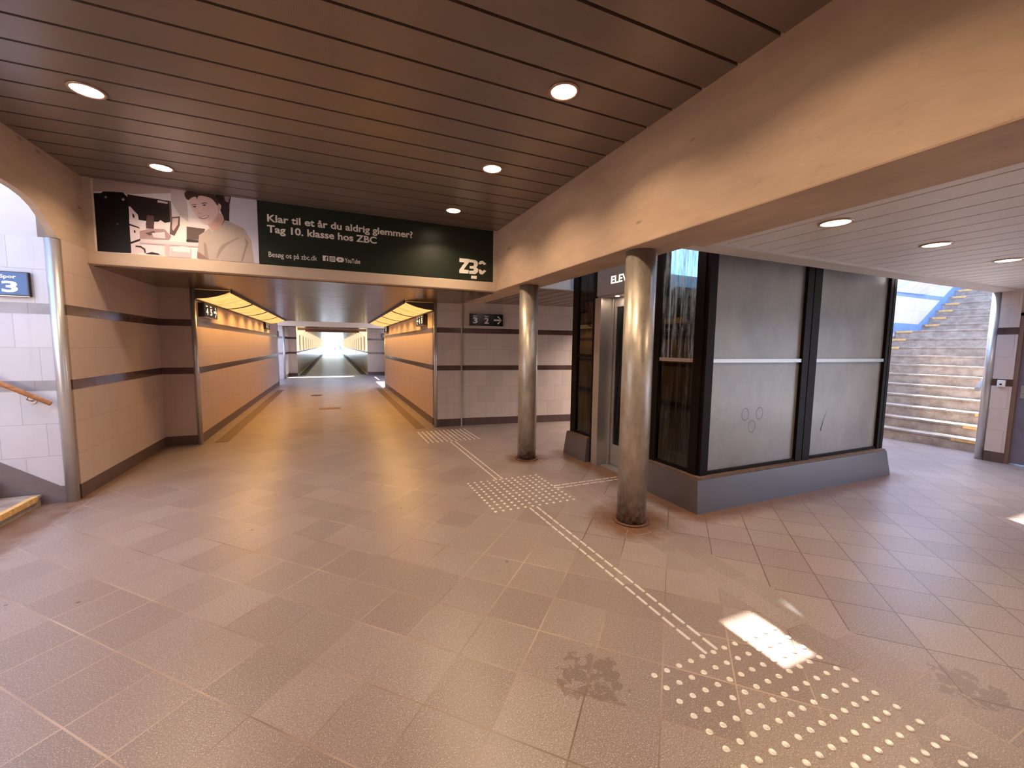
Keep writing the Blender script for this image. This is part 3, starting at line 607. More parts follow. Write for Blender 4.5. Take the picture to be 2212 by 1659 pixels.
# ---- canopy fitting on the stair wall (pale framed panel)
t = thing('wall_luminaire', 'pale framed rectangular light panel leaning out from the blue-lit stair wall', 'wall light', (12.9, 5.4, 3.2))
bm = B()
def bar(bm, p, q, w):
    cyl(bm, p, q, w, seg=8)
a_, b_, c_, d_ = (12.15, 5.40, 3.02), (12.50, 5.12, 3.24), (13.75, 5.12, 3.24), (13.45, 5.40, 3.02)
for p, q in ((a_, b_), (b_, c_), (c_, d_), (d_, a_)): bar(bm, p, q, .022)
obj('frame', bm, plain('blue_white_frame', (196, 216, 240), .4), t)
bm = B(); f = [bm.verts.new(Vector(p)) for p in (a_, b_, c_, d_)]; lo = bm.faces.new(f); g = bmesh.ops.extrude_face_region(bm, geom=[lo])
for v in [e for e in g['geom'] if isinstance(e, bmesh.types.BMVert)]: v.co.z += .03
obj('panel', bm, plain('pale_panel', (226, 228, 240), .5), t)

# ---- drain covers on the tunnel floor
bm = B(); cyl(bm, (-.5, 14.25, .0), (-.5, 14.25, .004), .17, seg=24); tag(obj('manhole_cover', bm, plain('dark_cast_cover', (64, 44, 30), .5)), 'small dark round cover in the tunnel floor', 'floor cover')
bm = B(); box(bm, -.35, .15, 11.1, 11.4, 0, .003); tag(obj('floor_hatch', bm, plain('brown_hatch', (138, 116, 98), .5)), 'faint rectangular hatch in the middle of the orange tunnel floor', 'floor hatch')

# ---- lift
t = thing('elevator', 'black-framed lift shaft with scuffed grey panels and stainless door on a concrete plinth', 'elevator', (4.9, 4.0, 0))
def part(name, m, *boxes, bev=0, par=None):
    bm = B()
    for b in boxes: box(bm, *b, bev=bev)
    return obj(name, bm, m, par or t)
def frustum(bm, x0, x1, y0, y1, z0, z1, d):
    """plinth block whose faces lean in by d"""
    lo = [(x0, y0), (x1, y0), (x1, y1), (x0, y1)]; hi = [(x0+d[0], y0+d[1]), (x1-d[2], y0+d[1]), (x1-d[2], y1-d[3]), (x0+d[0], y1-d[3])]
    a = [bm.verts.new((*p, z0)) for p in lo]; b = [bm.verts.new((*p, z1)) for p in hi]
    fs = [bm.faces.new(list(reversed(a))), bm.faces.new(b)]
    for i in range(4): fs.append(bm.faces.new((a[i], a[(i+1) % 4], b[(i+1) % 4], b[i])))
    bmesh.ops.recalc_face_normals(bm, faces=fs)
bm = B(); frustum(bm, 3.20, 6.60, 2.81, 3.56, 0, .325, (.02, .03, .07, 0)); obj('plinth', bm, m_plinth, t)['label'] = 'grey painted plinth with chipped paint, blue-black on its door side'
bm = B(); frustum(bm, 3.20, 3.50, 4.76, 5.34, 0, .325, (.03, 0, 0, .03)); obj('plinth', bm, m_plinth, t)
bm = B(); frustum(bm, 6.2, 6.60, 3.56, 5.34, 0, .325, (0, 0, .07, .03)); box(bm, 3.5, 6.2, 5.2, 5.31, 0, .325); obj('plinth', bm, m_plinth, t)
rust = plain('rusty_sill', (108, 84, 68), .6, var=.3, scale=14)
part('sill', rust, (3.235, 6.52, 2.85, 2.96, .325, .345), (3.235, 3.34, 2.96, 3.56, .325, .345))
part('sill', rust, (3.235, 3.34, 4.76, 5.30, .325, .345))
# posts
ZT_ = 3.45
part('corner_post', m_black, (3.30, 3.40, 2.89, 2.985, .345, ZT_), (3.28, 3.30, 2.93, 3.03, .345, ZT_), (3.30, 3.315, 2.985, 3.04, .345, ZT_))
part('mullion', m_black, (4.765, 4.87, 2.89, 2.96, .345, ZT_)); part('mullion', m_black, (4.885, 5.015, 2.89, 2.96, .345, ZT_))
part('mullion_gap', plain('brass_gap_strip', (150, 104, 56), .4, .6), (4.87, 4.885, 2.905, 2.95, .345, ZT_))
part('corner_post', m_black, (6.40, 6.46, 2.89, 2.98, .345, ZT_), (6.475, 6.53, 2.89, 2.98, .345, ZT_), (6.46, 6.475, 2.91, 2.97, .345, ZT_))
part('door_side_post', m_black, (3.28, 3.40, 3.50, 3.58, 0, ZT_)); part('door_side_post', m_black, (3.28, 3.38, 4.70, 4.775, 0, ZT_))
part('corner_post', m_black, (3.28, 3.38, 5.16, 5.29, .345, ZT_))
part('corner_post', m_black, (6.40, 6.53, 5.18, 5.29, .345, ZT_))
for xa, xb in ((3.40, 4.765), (5.015, 6.40)):
    part('rail', m_inox, (xa, xb, 2.898, 2.94, 1.468, 1.505)); part('rail', m_black, (xa, xb, 2.90, 2.95, .345, .375)); part('rail', m_black, (xa, xb, 2.90, 2.95, 3.38, ZT_))
    part('lower_panel', m_panel, (xa, xb, 2.925, 2.945, .375, 1.468)); part('upper_panel', m_panel, (xa, xb, 2.925, 2.945, 1.505, 3.38))
# scratched rings and a gouge on the lower panels
m_scr = plain('scratch_dark', (84, 80, 80), .5)
for cx, cz in ((3.945, .925), (4.165, .925), (4.055, .79)):
    bm = B()
    for i in range(28):
        a, b = 2*PI*i/28, 2*PI*(i+1)/28
        r1, r2_ = .052, .058
        f = bm.faces.new([bm.verts.new((cx+r*math.cos(q)*.95, 2.9245, cz+r*math.sin(q)*1.15)) for r, q in ((r1, a), (r1, b), (r2_, b), (r2_, a))]); f.normal_update()
    obj('scratched_ring', bm, m_scr, t)
bm = B(); poly(bm, [(0, 0), (.035, .10), (.12, .27), (.055, .12), (.02, -.01)], Vector((5.24, 2.9242, .66)), Vector((1, 0, 0)), Vector((0, 0, 1))); obj('gouge', bm, plain('scratch_dark_b', (52, 44, 44), .6), t)
# door front: side lights
for ya, yb in ((3.04, 3.50), (4.775, 5.16)):
    part('rail', m_inox if ya < 4 else m_black, (3.29, 3.33, ya, yb, 1.468, 1.505)); part('rail', m_black, (3.29, 3.33, ya, yb, .345, .375)); part('rail', m_black, (3.29, 3.34, ya, yb, 3.38, ZT_))
    part('lower_pane', m_glass_dark, (3.305, 3.315, ya, yb, .375, 1.468)); part('upper_pane', m_glass if ya < 4 else m_glass_dark, (3.305, 3.315, ya, yb, 1.505, 3.38))
part('added_sun_stop', m_black, (3.29, 3.34, 3.04, 3.50, 2.72, 3.38))  # unseen opaque piece added above the pane to stop a shard of sun
part('inner_lining', m_black, (3.45, 3.47, 3.04, 3.52, .3, 2.15))
# far faces and top
part('far_panel', m_black, (3.38, 6.40, 5.24, 5.26, .3, 2.35)); part('far_pane', m_glass, (3.38, 6.40, 5.24, 5.25, 2.40, 3.38))
part('far_rail', m_black, (3.38, 6.40, 5.22, 5.28, 2.35, 2.40), (3.38, 6.40, 5.22, 5.28, 3.38, ZT_))
part('end_panel', m_black, (6.47, 6.49, 2.98, 5.18, .3, 2.45)); part('end_pane', m_glass, (6.47, 6.48, 2.98, 5.18, 2.45, 3.38)); part('end_rail', m_black, (6.45, 6.51, 2.98, 5.18, 3.38, ZT_))
part('top_bracing', plain('blue_grey_bracing', (120, 140, 160), .4), (4.2, 4.3, 2.95, 5.25, 3.36, 3.44), (5.4, 5.5, 2.95, 5.25, 3.36, 3.44), (3.4, 6.45, 4.0, 4.08, 3.36, 3.44))
part('car', plain('lift_car', (54, 50, 50), .5), (3.62, 6.2, 3.6, 5.0, 2.2, 2.3), (3.62, 6.2, 3.6, 3.66, .05, 2.2), (6.1, 6.2, 3.6, 5.0, .05, 2.2), (3.62, 6.2, 4.95, 5.0, .05, 2.2))
# header with backlit word
part('header', plain('brushed_header', (158, 148, 144), .35, .25, scale=4, var=.06), (3.285, 3.42, 3.58, 4.70, 2.285, 2.64))
part('header', m_black, (3.30, 3.42, 3.58, 4.70, 2.64, ZT_))
bm = B(); add_text(bm, 'ELEVATOR', Vector((3.2835, 4.40, 2.415)), Vector((0, -1, 0)), Vector((0, 0, 1)), 0, .75, 0, .095, bold=.012); obj('lettering', bm, m_glow, t)
part('header_soffit', m_inox, (3.30, 3.52, 3.58, 4.70, 2.262, 2.284))
bm = B(); lathe(bm, [(.022, 2.2625), (.026, 2.258), (.0, 2.2575)], 3.36, 4.36, 20, cap=False); obj('soffit_lamp', bm, m_lamp, t)
l = bpy.data.lights.new('soffit_light', 'AREA'); l.shape = 'DISK'; l.size = .04; l.energy = 1.2; l.color = (1, .8, .6)
o = bpy.data.objects.new('soffit_light', l); C.objects.link(o); o.parent = t; o.matrix_parent_inverse = Matrix.Translation(t.location).inverted(); o.location = (3.36, 4.36, 2.25)
# stainless door frame and glazed leaves
part('door_jamb', m_inox, (3.26, 3.46, 4.57, 4.70, .0, 2.262), (3.43, 3.45, 4.535, 4.57, 0, 2.262), bev=.003)
part('door_jamb', m_inox, (3.26, 3.50, 3.58, 3.66, .0, 2.262), bev=.004)
for ya, yb in ((4.10, 4.54), (3.66, 4.10)):
    d = part('door_leaf', m_inox, (3.455, 3.49, ya, yb, .02, .30), (3.455, 3.49, ya, yb, 2.14, 2.262), (3.455, 3.49, ya, ya+.05, .30, 2.14), (3.455, 3.49, yb-.05, yb, .30, 2.14), bev=.003)
    part('leaf_glass', m_glass_dark, (3.47, 3.478, ya+.05, yb-.05, .30, 2.14), par=d)
    part('glazing_strip', plain('pale_steel_strip', (196, 204, 200), .25, .7), (3.52, 3.53, ya+.12, ya+.16, .1, 2.2), (3.52, 3.53, ya+.22, ya+.25, .1, 2.2), (3.52, 3.53, yb-.14, yb-.115, .1, 2.2), par=d)
part('threshold', m_inox, (3.30, 3.56, 3.66, 4.56, 0, .014))

# ---- cove light boxes along the tunnel
def covemat():
    n = NT('orange_cove_diffuser'); f = n.noise(n.scale(n.pos, 3, 2.2, 3), 2.2, 3, .5)
    n.set(color=lin((70, 50, 30)), rough=.6, spec=.1, emit=n.mix(n.ramp(f, .3, .7), lin((255, 176, 88)), lin((255, 206, 128))), es=1.25); return n.mat
m_cove = covemat()
m_coverib = plain('brown_cove_rib', (110, 64, 26), .5)
def cove(side, label):
    xw = -1.95 if side < 0 else 1.83; xo = -1.47 if side < 0 else 1.28
    y0, y1 = (7.88, 16.25) if side < 0 else (8.02, 16.25)
    t = thing('cove_light', label, 'wall light', (xw, y0, 2.3), 'orange cove lights along the tunnel')
    N = 14
    prof = []
    for i in range(N+1):
        k = i/N   # 0 at the ceiling edge, 1 at the wall
        x = xo+(xw-xo)*k; z = 2.415-.125*math.sin(k*PI/2)**.85
        prof.append((x, z))
    xe, ze = prof[-1]
    bounds = [y0+.02+(y1-y0-.04)*i/8 for i in range(9)]
    for i in range(8):
        a, b = bounds[i], bounds[i+1]
        a += .09 if i and i % 2 == 0 else .008; b -= .09 if (i+1) % 2 == 0 and i < 7 else .008
        bm = B(); r0 = [bm.verts.new((x, a, z)) for x, z in prof]; r1 = [bm.verts.new((x, b, z)) for x, z in prof]
        for j in range(N):
            f = bm.faces.new((r0[j], r0[j+1], r1[j+1], r1[j])); f.smooth = True; f.normal_update()
        bm.normal_update()
        if sum(f.normal.z for f in bm.faces) > 0:
            for f in bm.faces: f.normal_flip()
        obj('diffuser', bm, m_cove, t)
    for i in (2, 4, 6):
        bm = B(); prism(bm, [(x, z-.001) for x, z in prof]+[(x, z+.006) for x, z in reversed(prof)], 'y', bounds[i]-.09, bounds[i]+.09); obj('rib', bm, m_coverib, t)
    for i in (1, 3, 5, 7):
        bm = B(); prism(bm, [(x, z-.001) for x, z in prof]+[(x, z+.006) for x, z in reversed(prof)], 'y', bounds[i]-.008, bounds[i]+.008); obj('seam', bm, m_coverib, t)
    s = 1 if side < 0 else -1
    bm = B(); box(bm, min(xo, xo+s*.03), max(xo, xo+s*.03), y0, y1, 2.395, 2.428); obj('outer_edge_bar', bm, plain('dark_brown_bar', (58, 32, 16), .4), t)
    bm = B(); box(bm, min(xe, xe+s*.03), max(xe, xe+s*.03), y0, y1, 2.272, 2.292); obj('wall_edge_bar', bm, plain('dark_brown_bar_b', (58, 32, 16), .4), t)
    for yy in (y0-.012, y1):
        bm = B(); prism(bm, prof+[(xw, 2.425), (xo, 2.425)], 'y', yy, yy+.012); obj('end_cap', bm, plain('grey_end_cap', (84, 70, 62), .5), t)
    for i in range(8):
        l = bpy.data.lights.new('cove_lamp', 'SPOT'); l.shadow_soft_size = 0.0; l.spot_size = math.radians(150); l.spot_blend = .55; l.energy = 42; l.color = (1, .52, .13)
        o = bpy.data.objects.new('cove_lamp', l); C.objects.link(o); o.parent = t; o.matrix_parent_inverse = Matrix.Translation(t.location).inverted()
        o.location = (xo*.85+xw*.15, (bounds[i]+bounds[i+1])/2, 2.36)
    return t
cove(-1, 'long curved orange light box at the top of the left tunnel wall')
cove(1, 'long curved orange light box at the top of the right tunnel wall')

# ---- platform signs
def sign(label, org, right, w, h, depth, content, face=None, lit=False, name='platform_sign'):
    """org: bottom left corner of the face as read; right: reading direction; the box goes back from the face"""
    right = Vector(right).normalized(); upv = Vector((0, 0, 1)); n = right.cross(upv); org = Vector(org)
    t = thing(name, label, 'sign', org)
    bm = B(); lo = [org, org+right*w, org+right*w+upv*h, org+upv*h]; back = [p-n*depth for p in lo]
    a = [bm.verts.new(p) for p in lo]; b = [bm.verts.new(p) for p in back]
    fs = [bm.faces.new(a), bm.faces.new(list(reversed(b)))]+[bm.faces.new((a[i], b[i], b[(i+1) % 4], a[(i+1) % 4])) for i in range(4)]
    bmesh.ops.recalc_face_normals(bm, faces=fs); obj('sign_box', bm, m_signface, t)
    if face:
        bm = B(); poly(bm, [(.008, .012), (w-.008, .012), (w-.008, h-.008), (.008, h-.008)], org, right, upv, .0008); obj('sign_face', bm, face, t)
    o2 = org+n*.0016; mw = plain('sign_white', (240, 236, 228), .4) if not lit else emis('sign_white_lit', (255, 240, 215), .9)
    for c in content:
        bm = B()
        if c[0] == 'arrow': arrow(bm, o2, right, upv, c[1], c[2], c[3], c[4], 0.0006)
        else: add_text(bm, c[1], o2, right, upv, *c[2:6], bold=c[6] if len(c) > 6 else .02)
        obj('arrow' if c[0] == 'arrow' else 'lettering' if c[1] == 'Spor' else 'numeral', bm, mw, t)
    # chrome bottom edge
    bm = B(); e = [org-upv*.006, org+right*w-upv*.006, org+right*w, org]; a = [bm.verts.new(p+n*.004) for p in e]; b = [bm.verts.new(p-n*depth) for p in e]
    fs = [bm.faces.new(a), bm.faces.new(list(reversed(b)))]+[bm.faces.new((a[i], b[i], b[(i+1) % 4], a[(i+1) % 4])) for i in range(4)]
    bmesh.ops.recalc_face_normals(bm, faces=fs); obj('edge_trim', bm, m_inox, t)
    return t
SL = math.atan2(6.99-7.95, 9.3-2.34)
ux = (math.cos(SL), math.sin(SL), 0)
sy = lambda x: 7.95+(x-2.34)*math.tan(SL)
sign('black sign reading Spor 3, Spor 2 with a right arrow on the tiled wall', (2.50, sy(2.50)-.07, 2.01), ux, .68, .235, .068,
     [('t', 'Spor', .066, .155, .175, .205, .03), ('t', '3', .066, .158, .045, .165, .03), ('t', 'Spor', .30, .39, .175, .205, .03), ('t', '2', .295, .387, .045, .165, .03), ('arrow', .567, .118, .155, 1)])
sign('blue sign reading Spor 3 on the pale tiles of the left stairwell', (-2.845, 5.41, 2.018), (1, 0, 0), .245, .222, .038,
     [('t', 'Spor', .052, .165, .148, .192, .03), ('t', '3', .062, .172, .03, .135, .035)], face=m_signblue)
sign('dark sign box beside the blue Spor 3 sign at the very edge of the picture', (-3.10, 5.41, 2.018), (1, 0, 0), .25, .222, .038, [], face=m_signblue)
sign('black sign with 4 5 and an arrow on the left tunnel wall near its mouth', (-1.86, 8.07, 2.02), (0, 1, 0), .78, .225, .088,
     [('t', 'Spor', .08, .19, .165, .195, .03), ('t', '4', .09, .2, .04, .15, .02), ('t', 'Spor', .32, .43, .165, .195, .03), ('t', '5', .33, .44, .04, .15, .02), ('arrow', .64, .11, .17, 1)], lit=True)
sign('black sign with an arrow and 4 5 on the right tunnel wall near its mouth', (1.74, 9.42, 2.03), (0, -1, 0), .80, .225, .088,
     [('arrow', .15, .11, .17, -1), ('t', 'Spor', .32, .43, .165, .195, .03), ('t', '4', .33, .44, .04, .15, .02), ('t', 'Spor', .58, .69, .165, .195, .03), ('t', '5', .58, .69, .04, .15, .02)], lit=True)
sign('small sign at the far end of the left tunnel wall', (-1.88, 14.9, 2.06), (0, 1, 0), .8, .21, .068, [('t', 'Spor', .1, .2, .15, .18), ('t', '4', .1, .2, .03, .135), ('t', 'Spor', .35, .45, .15, .18), ('t', '5', .35, .45, .03, .135)], lit=True)
sign('small sign at the far end of the right tunnel wall', (1.76, 15.9, 2.06), (0, -1, 0), .8, .21, .068, [('t', 'Spor', .4, .5, .15, .18), ('t', '4', .4, .5, .03, .135), ('t', 'Spor', .6, .7, .15, .18), ('t', '5', .6, .7, .03, .135)], lit=True)
sign('tiny blue sign with a 5 on the sunlit stair wall beyond the tunnel', (-2.68, 21.55, 1.93), (1, 0, 0), .42, .27, .045, [('t', '5', .12, .26, .05, .2, .03)])
sign('tiny black sign with a 5 at the right of the hall beyond the tunnel', (2.44, 23.45, 1.98), (1, 0, 0), .22, .26, .045, [('t', '5', .06, .16, .05, .2, .03)])

# ---- poster
t = thing('poster', 'poster above the tunnel with a smiling man and white text on dark green', 'poster', (0, 6.0, 2.96))
YP = 5.999
X_, Z_ = Vector((1, 0, 0)), Vector((0, 0, 1))
bm = B(); box(bm, -.797, 2.272, 5.985, 5.9995, 2.578, 3.338); obj('text_panel', bm, plain('dark_green_print', (27, 38, 28), .38, var=.05), t)
bm = B(); box(bm, -2.325, -.797, 5.985, 5.9995, 2.578, 3.338); obj('photo_panel', bm, plain('print_backing', (240, 228, 218), .45), t)
mats = []; idx = {}
bm = B()
def clip(pts):
    """keep a printed outline inside the photo panel"""
    def cut(p, ax, lim, sgn):
        out = []
        for i in range(len(p)):
            a, b = p[i], p[(i+1) % len(p)]; ia, ib = sgn*(a[ax]-lim) <= 0, sgn*(b[ax]-lim) <= 0
            if ia: out.append(a)
            if ia != ib:
                k = (lim-a[ax])/(b[ax]-a[ax]); out.append((a[0]+(b[0]-a[0])*k, a[1]+(b[1]-a[1])*k))
        return out
    for ax, lim, sgn in ((0, -2.322, -1), (0, -.799, 1), (1, 2.58, -1), (1, 3.336, 1)):
        if pts: pts = cut(pts, ax, lim, sgn)
    return pts
def smooth(pts, it):
    for _ in range(it):
        o = []
        for i in range(len(pts)):
            a, b = pts[i], pts[(i+1) % len(pts)]
            o += [(a[0]*.75+b[0]*.25, a[1]*.75+b[1]*.25), (a[0]*.25+b[0]*.75, a[1]*.25+b[1]*.75)]
        pts = o
    return pts
for k, (col, pts) in enumerate(PHOTO):
    if col not in idx:
        idx[col] = len(mats); mats.append(plain('print_ink_%d' % len(mats), tuple(min(255, c*g) for c, g in zip(col, (1, 1.03, 1.1))), .45, var=.04, spec=.35))
    pts = clip(smooth(pts, 2) if k >= 36 and len(pts) > 5 else pts)
    if len(pts) > 2: poly(bm, pts, Vector((0, 5.985, 0)), X_, Z_, .0003+.00022*k, idx[col])
bmesh.ops.triangulate(bm, faces=bm.faces[:])
obj('printed_photo', bm, mats, t)['label'] = 'printed photo of a smiling young man in a beige jumper in a workshop'
O = Vector((0, 5.9838, 0)); m_ink = plain('white_print', (242, 238, 230), .45, var=.01)
def ptext(name, s, x0, x1, z0, z1, z0b, z1b, bold):
    bm = B(); add_text(bm, s, O, X_, Z_, x0, x1, z0, z1, bold=bold)
    # one object per word: cut where the gap between letters is wide
    xs = sorted((min(v.co.x for v in f.verts), max(v.co.x for v in f.verts)) for f in bm.faces)
    words, cur = [], list(xs[0])
    for a, b in xs[1:]:
        if a-cur[1] > (z1-z0)*.16: words.append(cur); cur = [a, b]
        else: cur[1] = max(cur[1], b)
    words.append(cur)
    for a, b in words:
        c = bm.copy(); bmesh.ops.delete(c, geom=[v for v in c.verts if not (a-1e-5 <= v.co.x <= b+1e-5)], context='VERTS')
        obj(name, c, m_ink, t)
    bm.free()
ptext('headline', 'Klar til et \u00e5r du aldrig glemmer?', -.697, 1.068, 3.070, 3.188, 0, 0, .026)
ptext('headline', 'Tag 10. klasse hos ZBC', -.702, .585, 2.940, 3.060, 0, 0, .026)
ptext('web_address', 'Bes\u00f8g os p\u00e5 zbc.dk', -.697, -.153, 2.655, 2.738, 0, 0, .004)
ptext('video_wordmark', 'YouTube', .178, .369, 2.682, 2.742, 0, 0, .018)
bm = B()
poly(bm, [(-.088, 2.682), (-.022, 2.682), (-.022, 2.750), (-.088, 2.750)], O, X_, Z_, 0)
poly(bm, [(-.006, 2.680), (.062, 2.680), (.062, 2.750), (-.006, 2.750)], O, X_, Z_, 0)
rr = smooth([(.075, 2.683), (.168, 2.683), (.168, 2.747), (.075, 2.747)], 1)
poly(bm, rr, O, X_, Z_, 0)
obj('social_icons', bm, m_ink, t)
bm = B(); add_text(bm, 'f', O, X_, Z_, -.058, -.030, 2.682, 2.742, bold=.05)
for v in bm.verts: v.co.y -= .0006
def ringp(cx, cz, r0, r1, n=20):
    for i in range(n):
        a, b = 2*PI*i/n, 2*PI*(i+1)/n
        poly(bm, [(cx+r0*math.cos(a), cz+r0*math.sin(a)), (cx+r1*math.cos(a), cz+r1*math.sin(a)), (cx+r1*math.cos(b), cz+r1*math.sin(b)), (cx+r0*math.cos(b), cz+r0*math.sin(b))], O, X_, Z_, .0006)
def frm(x0, x1, z0, z1, w):
    for q in ([(x0, z0), (x1, z0), (x1, z0+w), (x0, z0+w)], [(x0, z1-w), (x1, z1-w), (x1, z1), (x0, z1)], [(x0, z0), (x0+w, z0), (x0+w, z1), (x0, z1)], [(x1-w, z0), (x1, z0), (x1, z1), (x1-w, z1)]):
        poly(bm, q, O, X_, Z_, .0006)
frm(.004, .052, 2.690, 2.740, .005); ringp(.028, 2.715, .009, .016); poly(bm, [(.111, 2.702), (.137, 2.715), (.111, 2.728)], O, X_, Z_, .0006)
poly(bm, [(.040, 2.727), (.046, 2.727), (.046, 2.733), (.040, 2.733)], O, X_, Z_, .0008)
obj('icon_symbols', bm, plain('green_ink', (27, 38, 28), .5), t)
bm = B()
for p in LOGO: poly(bm, p, O, X_, Z_, 0)
bmesh.ops.triangulate(bm, faces=bm.faces[:]); obj('logo', bm, m_ink, t)

# ---- tactile paving: studs and guide bars, each glued down on its own
def stud_mesh():
    bm = B(); lathe(bm, [(.0152, 0), (.0146, .0030), (.0118, .0052), (.0105, .0046), (.006, .0044), (.0, .0044)], 0, 0, 20, cap=False)
    me = bpy.data.meshes.new('tactile_stud'); bm.to_mesh(me); bm.free(); me.materials.append(m_studm); return me
SM = stud_mesh()
FIELDS = [((1.408, .551), 'steel dome stud in the large square field nearest the camera', 'studs of the nearest tactile field'),
          ((1.414, 3.600), 'steel dome stud in the square field where the guide lines meet', 'studs of the middle tactile field'),
          ((1.414, 6.68), 'steel dome stud in the distant field at the tunnel mouth', 'studs of the far tactile field')]
PX_ = .0805
def stud(x, y, lab, grp):
    o = bpy.data.objects.new('tactile_stud', SM); C.objects.link(o); o.location = (x, y, .0005); o.rotation_euler.z = random.random()*6
    tag(o, lab, 'floor stud', grp)
cnt = 0
for fi in (0, 1):
    (fx, fy), lab, grp = FIELDS[fi]
    for j in range(12):
        for i in range(12):
            stud(fx+i*PX_, fy+j*PX_, lab, grp); cnt += 1
(fx, fy), lab, grp = FIELDS[2]
for i in range(12): stud(fx+i*PX_, fy, lab, grp); cnt += 1
bm = B()
for j in range(1, 12):
    for i in range(12):
        x, y = fx+i*PX_, fy+j*PX_
        b0 = len(bm.verts); bm.from_mesh(SM); bm.verts.ensure_lookup_table()
        for v in bm.verts[b0:]: v.co += Vector((x, y, .0005))
o = obj('tactile_studs_far', bm, m_studm); o['kind'] = 'stuff'; o.name = 'stud_field'; tag(o, 'rest of the distant field of steel studs at the tunnel mouth', 'floor studs')
def bar_mesh(L, Wd):
    bm = B(); N = 8; pr = []
    for s_, h in ((1, 0), (.93, .0035), (.80, .0052)):
        ring = []
        for e in (1, -1):
            for i in range(N+1):
                a = -PI/2+PI*i/N if e > 0 else PI/2+PI*i/N
                ring.append(bm.verts.new((Wd/2*s_*math.cos(a)+e*0+(0), 0, 0)))
                ring[-1].co = Vector((0, 0, 0)) + Vector((-(Wd/2*s_)*math.sin(a), e*(L/2-Wd/2)+ (Wd/2*s_)*math.cos(a)*(1), h)) if e > 0 else Vector((-(Wd/2*s_)*math.sin(a), -(L/2-Wd/2)+(Wd/2*s_)*math.cos(a), h))
        pr.append(ring)
    for a, b in zip(pr, pr[1:]):
        for i in range(len(a)):
            f = bm.faces.new((a[i], a[(i+1) % len(a)], b[(i+1) % len(a)], b[i]))
    top = bm.faces.new(pr[-1]); bmesh.ops.recalc_face_normals(bm, faces=bm.faces[:])
    me = bpy.data.meshes.new('guide_bar'); bm.to_mesh(me); bm.free(); me.materials.append(m_studm); return me
BM_ = bar_mesh(.098, .0175)
def gbar(x, y, rot, lab, grp):
    o = bpy.data.objects.new('guide_bar', BM_); C.objects.link(o); o.location = (x, y, .0005); o.rotation_euler.z = rot; tag(o, lab, 'floor bar', grp)
for col, (x, side) in enumerate(((1.766, 'left'), (1.844, 'right'))):
    for i in range(19):
        y = 1.488+i*.1125
        if y < 3.56: gbar(x, y, 0, 'steel guide bar, %s row of the double line between the two nearer stud fields' % side, '%s row of the near guide line' % side)
    for i in range(20):
        y = 4.54+i*.1125
        if y < 6.66: gbar(x+.01, y, 0, 'steel guide bar in the %s row of the double line towards the tunnel' % side, '%s row of the far guide line' % side)
for yy, row in ((4.048, 'rear'), (3.970, 'front')):
    for i in range(8): gbar(2.353+i*.1145, yy, PI/2, 'steel guide bar in the %s row of the short branch to the lift door' % row, '%s row of the lift branch' % row)

# ---- corridor ribs
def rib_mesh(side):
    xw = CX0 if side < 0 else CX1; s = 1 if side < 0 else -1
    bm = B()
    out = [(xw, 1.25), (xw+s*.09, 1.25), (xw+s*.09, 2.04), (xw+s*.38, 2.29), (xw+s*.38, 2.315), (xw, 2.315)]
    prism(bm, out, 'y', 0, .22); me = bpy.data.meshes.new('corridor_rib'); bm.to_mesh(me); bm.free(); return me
m_riblit = NT('cream_rib_added_glow').set(color=lin((240, 228, 200)), rough=.35, emit=lin((255, 232, 190)), es=.9)  # emission added to the ribs imitates overexposed daylight, they hold no lamps
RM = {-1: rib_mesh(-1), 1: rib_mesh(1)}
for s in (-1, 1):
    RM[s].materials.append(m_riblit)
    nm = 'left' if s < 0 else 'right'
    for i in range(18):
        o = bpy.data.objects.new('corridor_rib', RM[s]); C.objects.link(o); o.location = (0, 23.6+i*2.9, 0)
        tag(o, 'chamfered pilaster with daylight glow added, along the %s side of the far corridor' % nm, 'wall light', '%s pilasters of the far corridor' % nm)
        if i == 0: o['label'] = 'nearest chamfered pilaster with daylight glow added, on the %s of the far corridor' % nm

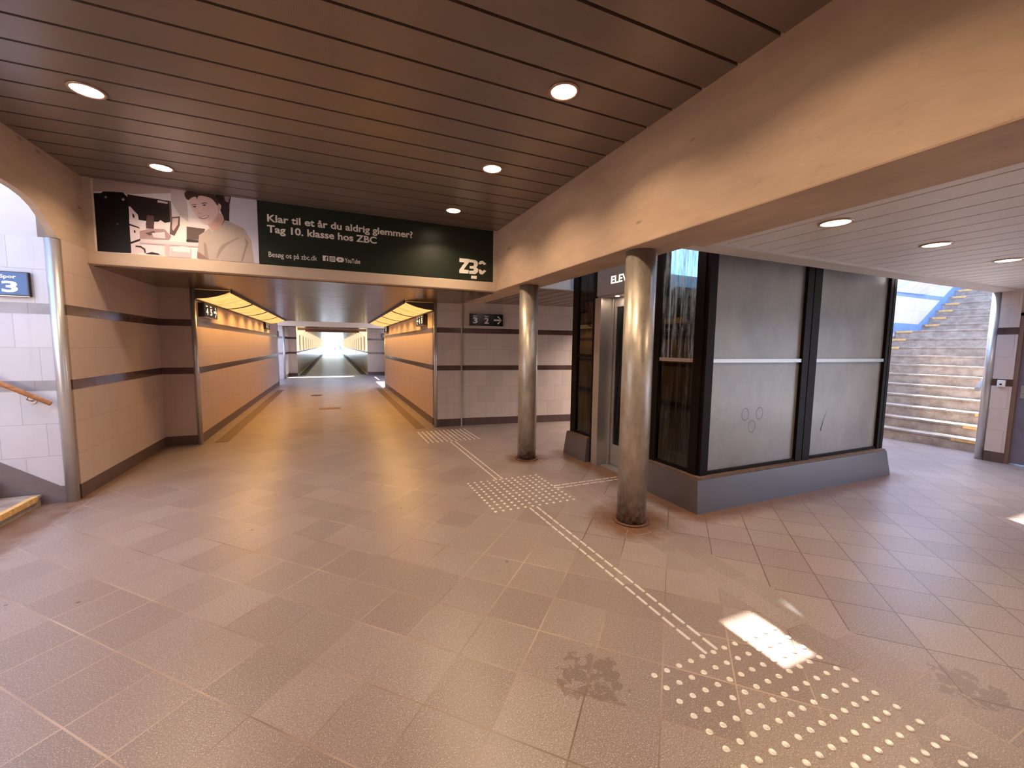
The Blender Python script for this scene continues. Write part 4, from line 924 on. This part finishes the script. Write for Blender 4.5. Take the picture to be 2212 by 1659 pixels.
# ---- the three tiny people at the bright far end
def person(x, y, h, label, top, legs, bag=None, yaw=0):
    t = thing('person', label, 'person', (x, y, 0)); k = h/1.75
    bmv = [(0, 0, .95), (0, 0, 1.15), (0, 0, 1.40), (0, 0, 1.50), (0, 0, 1.62), (0, 0, 1.72),
           (-.19, 0, 1.40), (-.25, .03, 1.12), (-.25, -.06, .86), (.19, 0, 1.40), (.25, -.03, 1.12), (.24, .08, .88),
           (-.09, 0, .90), (-.10, .10, .50), (-.10, .02, .09), (-.10, -.12, .04), (.09, 0, .90), (.10, -.12, .52), (.11, .16, .12), (.11, .04, .05)]
    ed = [(0, 1), (1, 2), (2, 3), (3, 4), (4, 5), (2, 6), (6, 7), (7, 8), (2, 9), (9, 10), (10, 11), (0, 12), (12, 13), (13, 14), (14, 15), (0, 16), (16, 17), (17, 18), (18, 19)]
    rad = [.14, .13, .16, .06, .09, .08, .065, .05, .035, .065, .05, .035, .09, .065, .045, .04, .09, .065, .045, .04]
    me = bpy.data.meshes.new('body'); me.from_pydata([(x+a*k, y+b*k, c*k) for a, b, c in bmv], ed, [])
    o = bpy.data.objects.new('body', me); C.objects.link(o); o.parent = t; o.matrix_parent_inverse = Matrix.Translation(t.location).inverted()
    md = o.modifiers.new('skin', 'SKIN'); o.modifiers.new('sub', 'SUBSURF').levels = 1
    for v, r in zip(me.skin_vertices[0].data if me.skin_vertices else [], rad): v.radius = (r*k, r*k*.8)
    if me.skin_vertices: me.skin_vertices[0].data[0].use_root = True
    o.data.materials.append(legs)
    bm = B(); lathe(bm, [(.0, 1.50*k), (.14*k, 1.47*k), (.21*k, 1.38*k), (.19*k, 1.1*k), (.17*k, .86*k), (.0, .86*k)], x, y, 20, cap=False); obj('jacket', bm, top, t)
    bm = B(); bmesh.ops.create_uvsphere(bm, u_segments=14, v_segments=8, radius=.115*k)
    for v in bm.verts: v.co += Vector((x, y+.015, 1.66*k))
    obj('hair', bm, plain('brown_hair', (150, 120, 100), .6), t)
    if bag:
        bm = B(); box(bm, x-.16*k, x+.16*k, y-.26*k, y-.12*k, .95*k, 1.40*k, bev=.04*k); obj('backpack', bm, bag, t)
person(1.32, 81.5, 1.55, 'tiny distant person in a blue top and dark trousers walking at the bright end', plain('blue_jacket', (70, 160, 240), .6), plain('dark_trousers', (120, 110, 150), .7), plain('blue_bag', (110, 190, 250), .6))
person(.42, 82.5, 1.3, 'tiny distant person in a red top at the bright corridor end', plain('red_top', (250, 110, 130), .6), plain('pale_trousers', (235, 220, 215), .7))
person(-.36, 81.5, 1.55, 'tiny distant person in white with grey legs at the bright corridor end', plain('white_top', (240, 238, 235), .6), plain('grey_trousers', (190, 184, 180), .7))
print('studs', cnt)
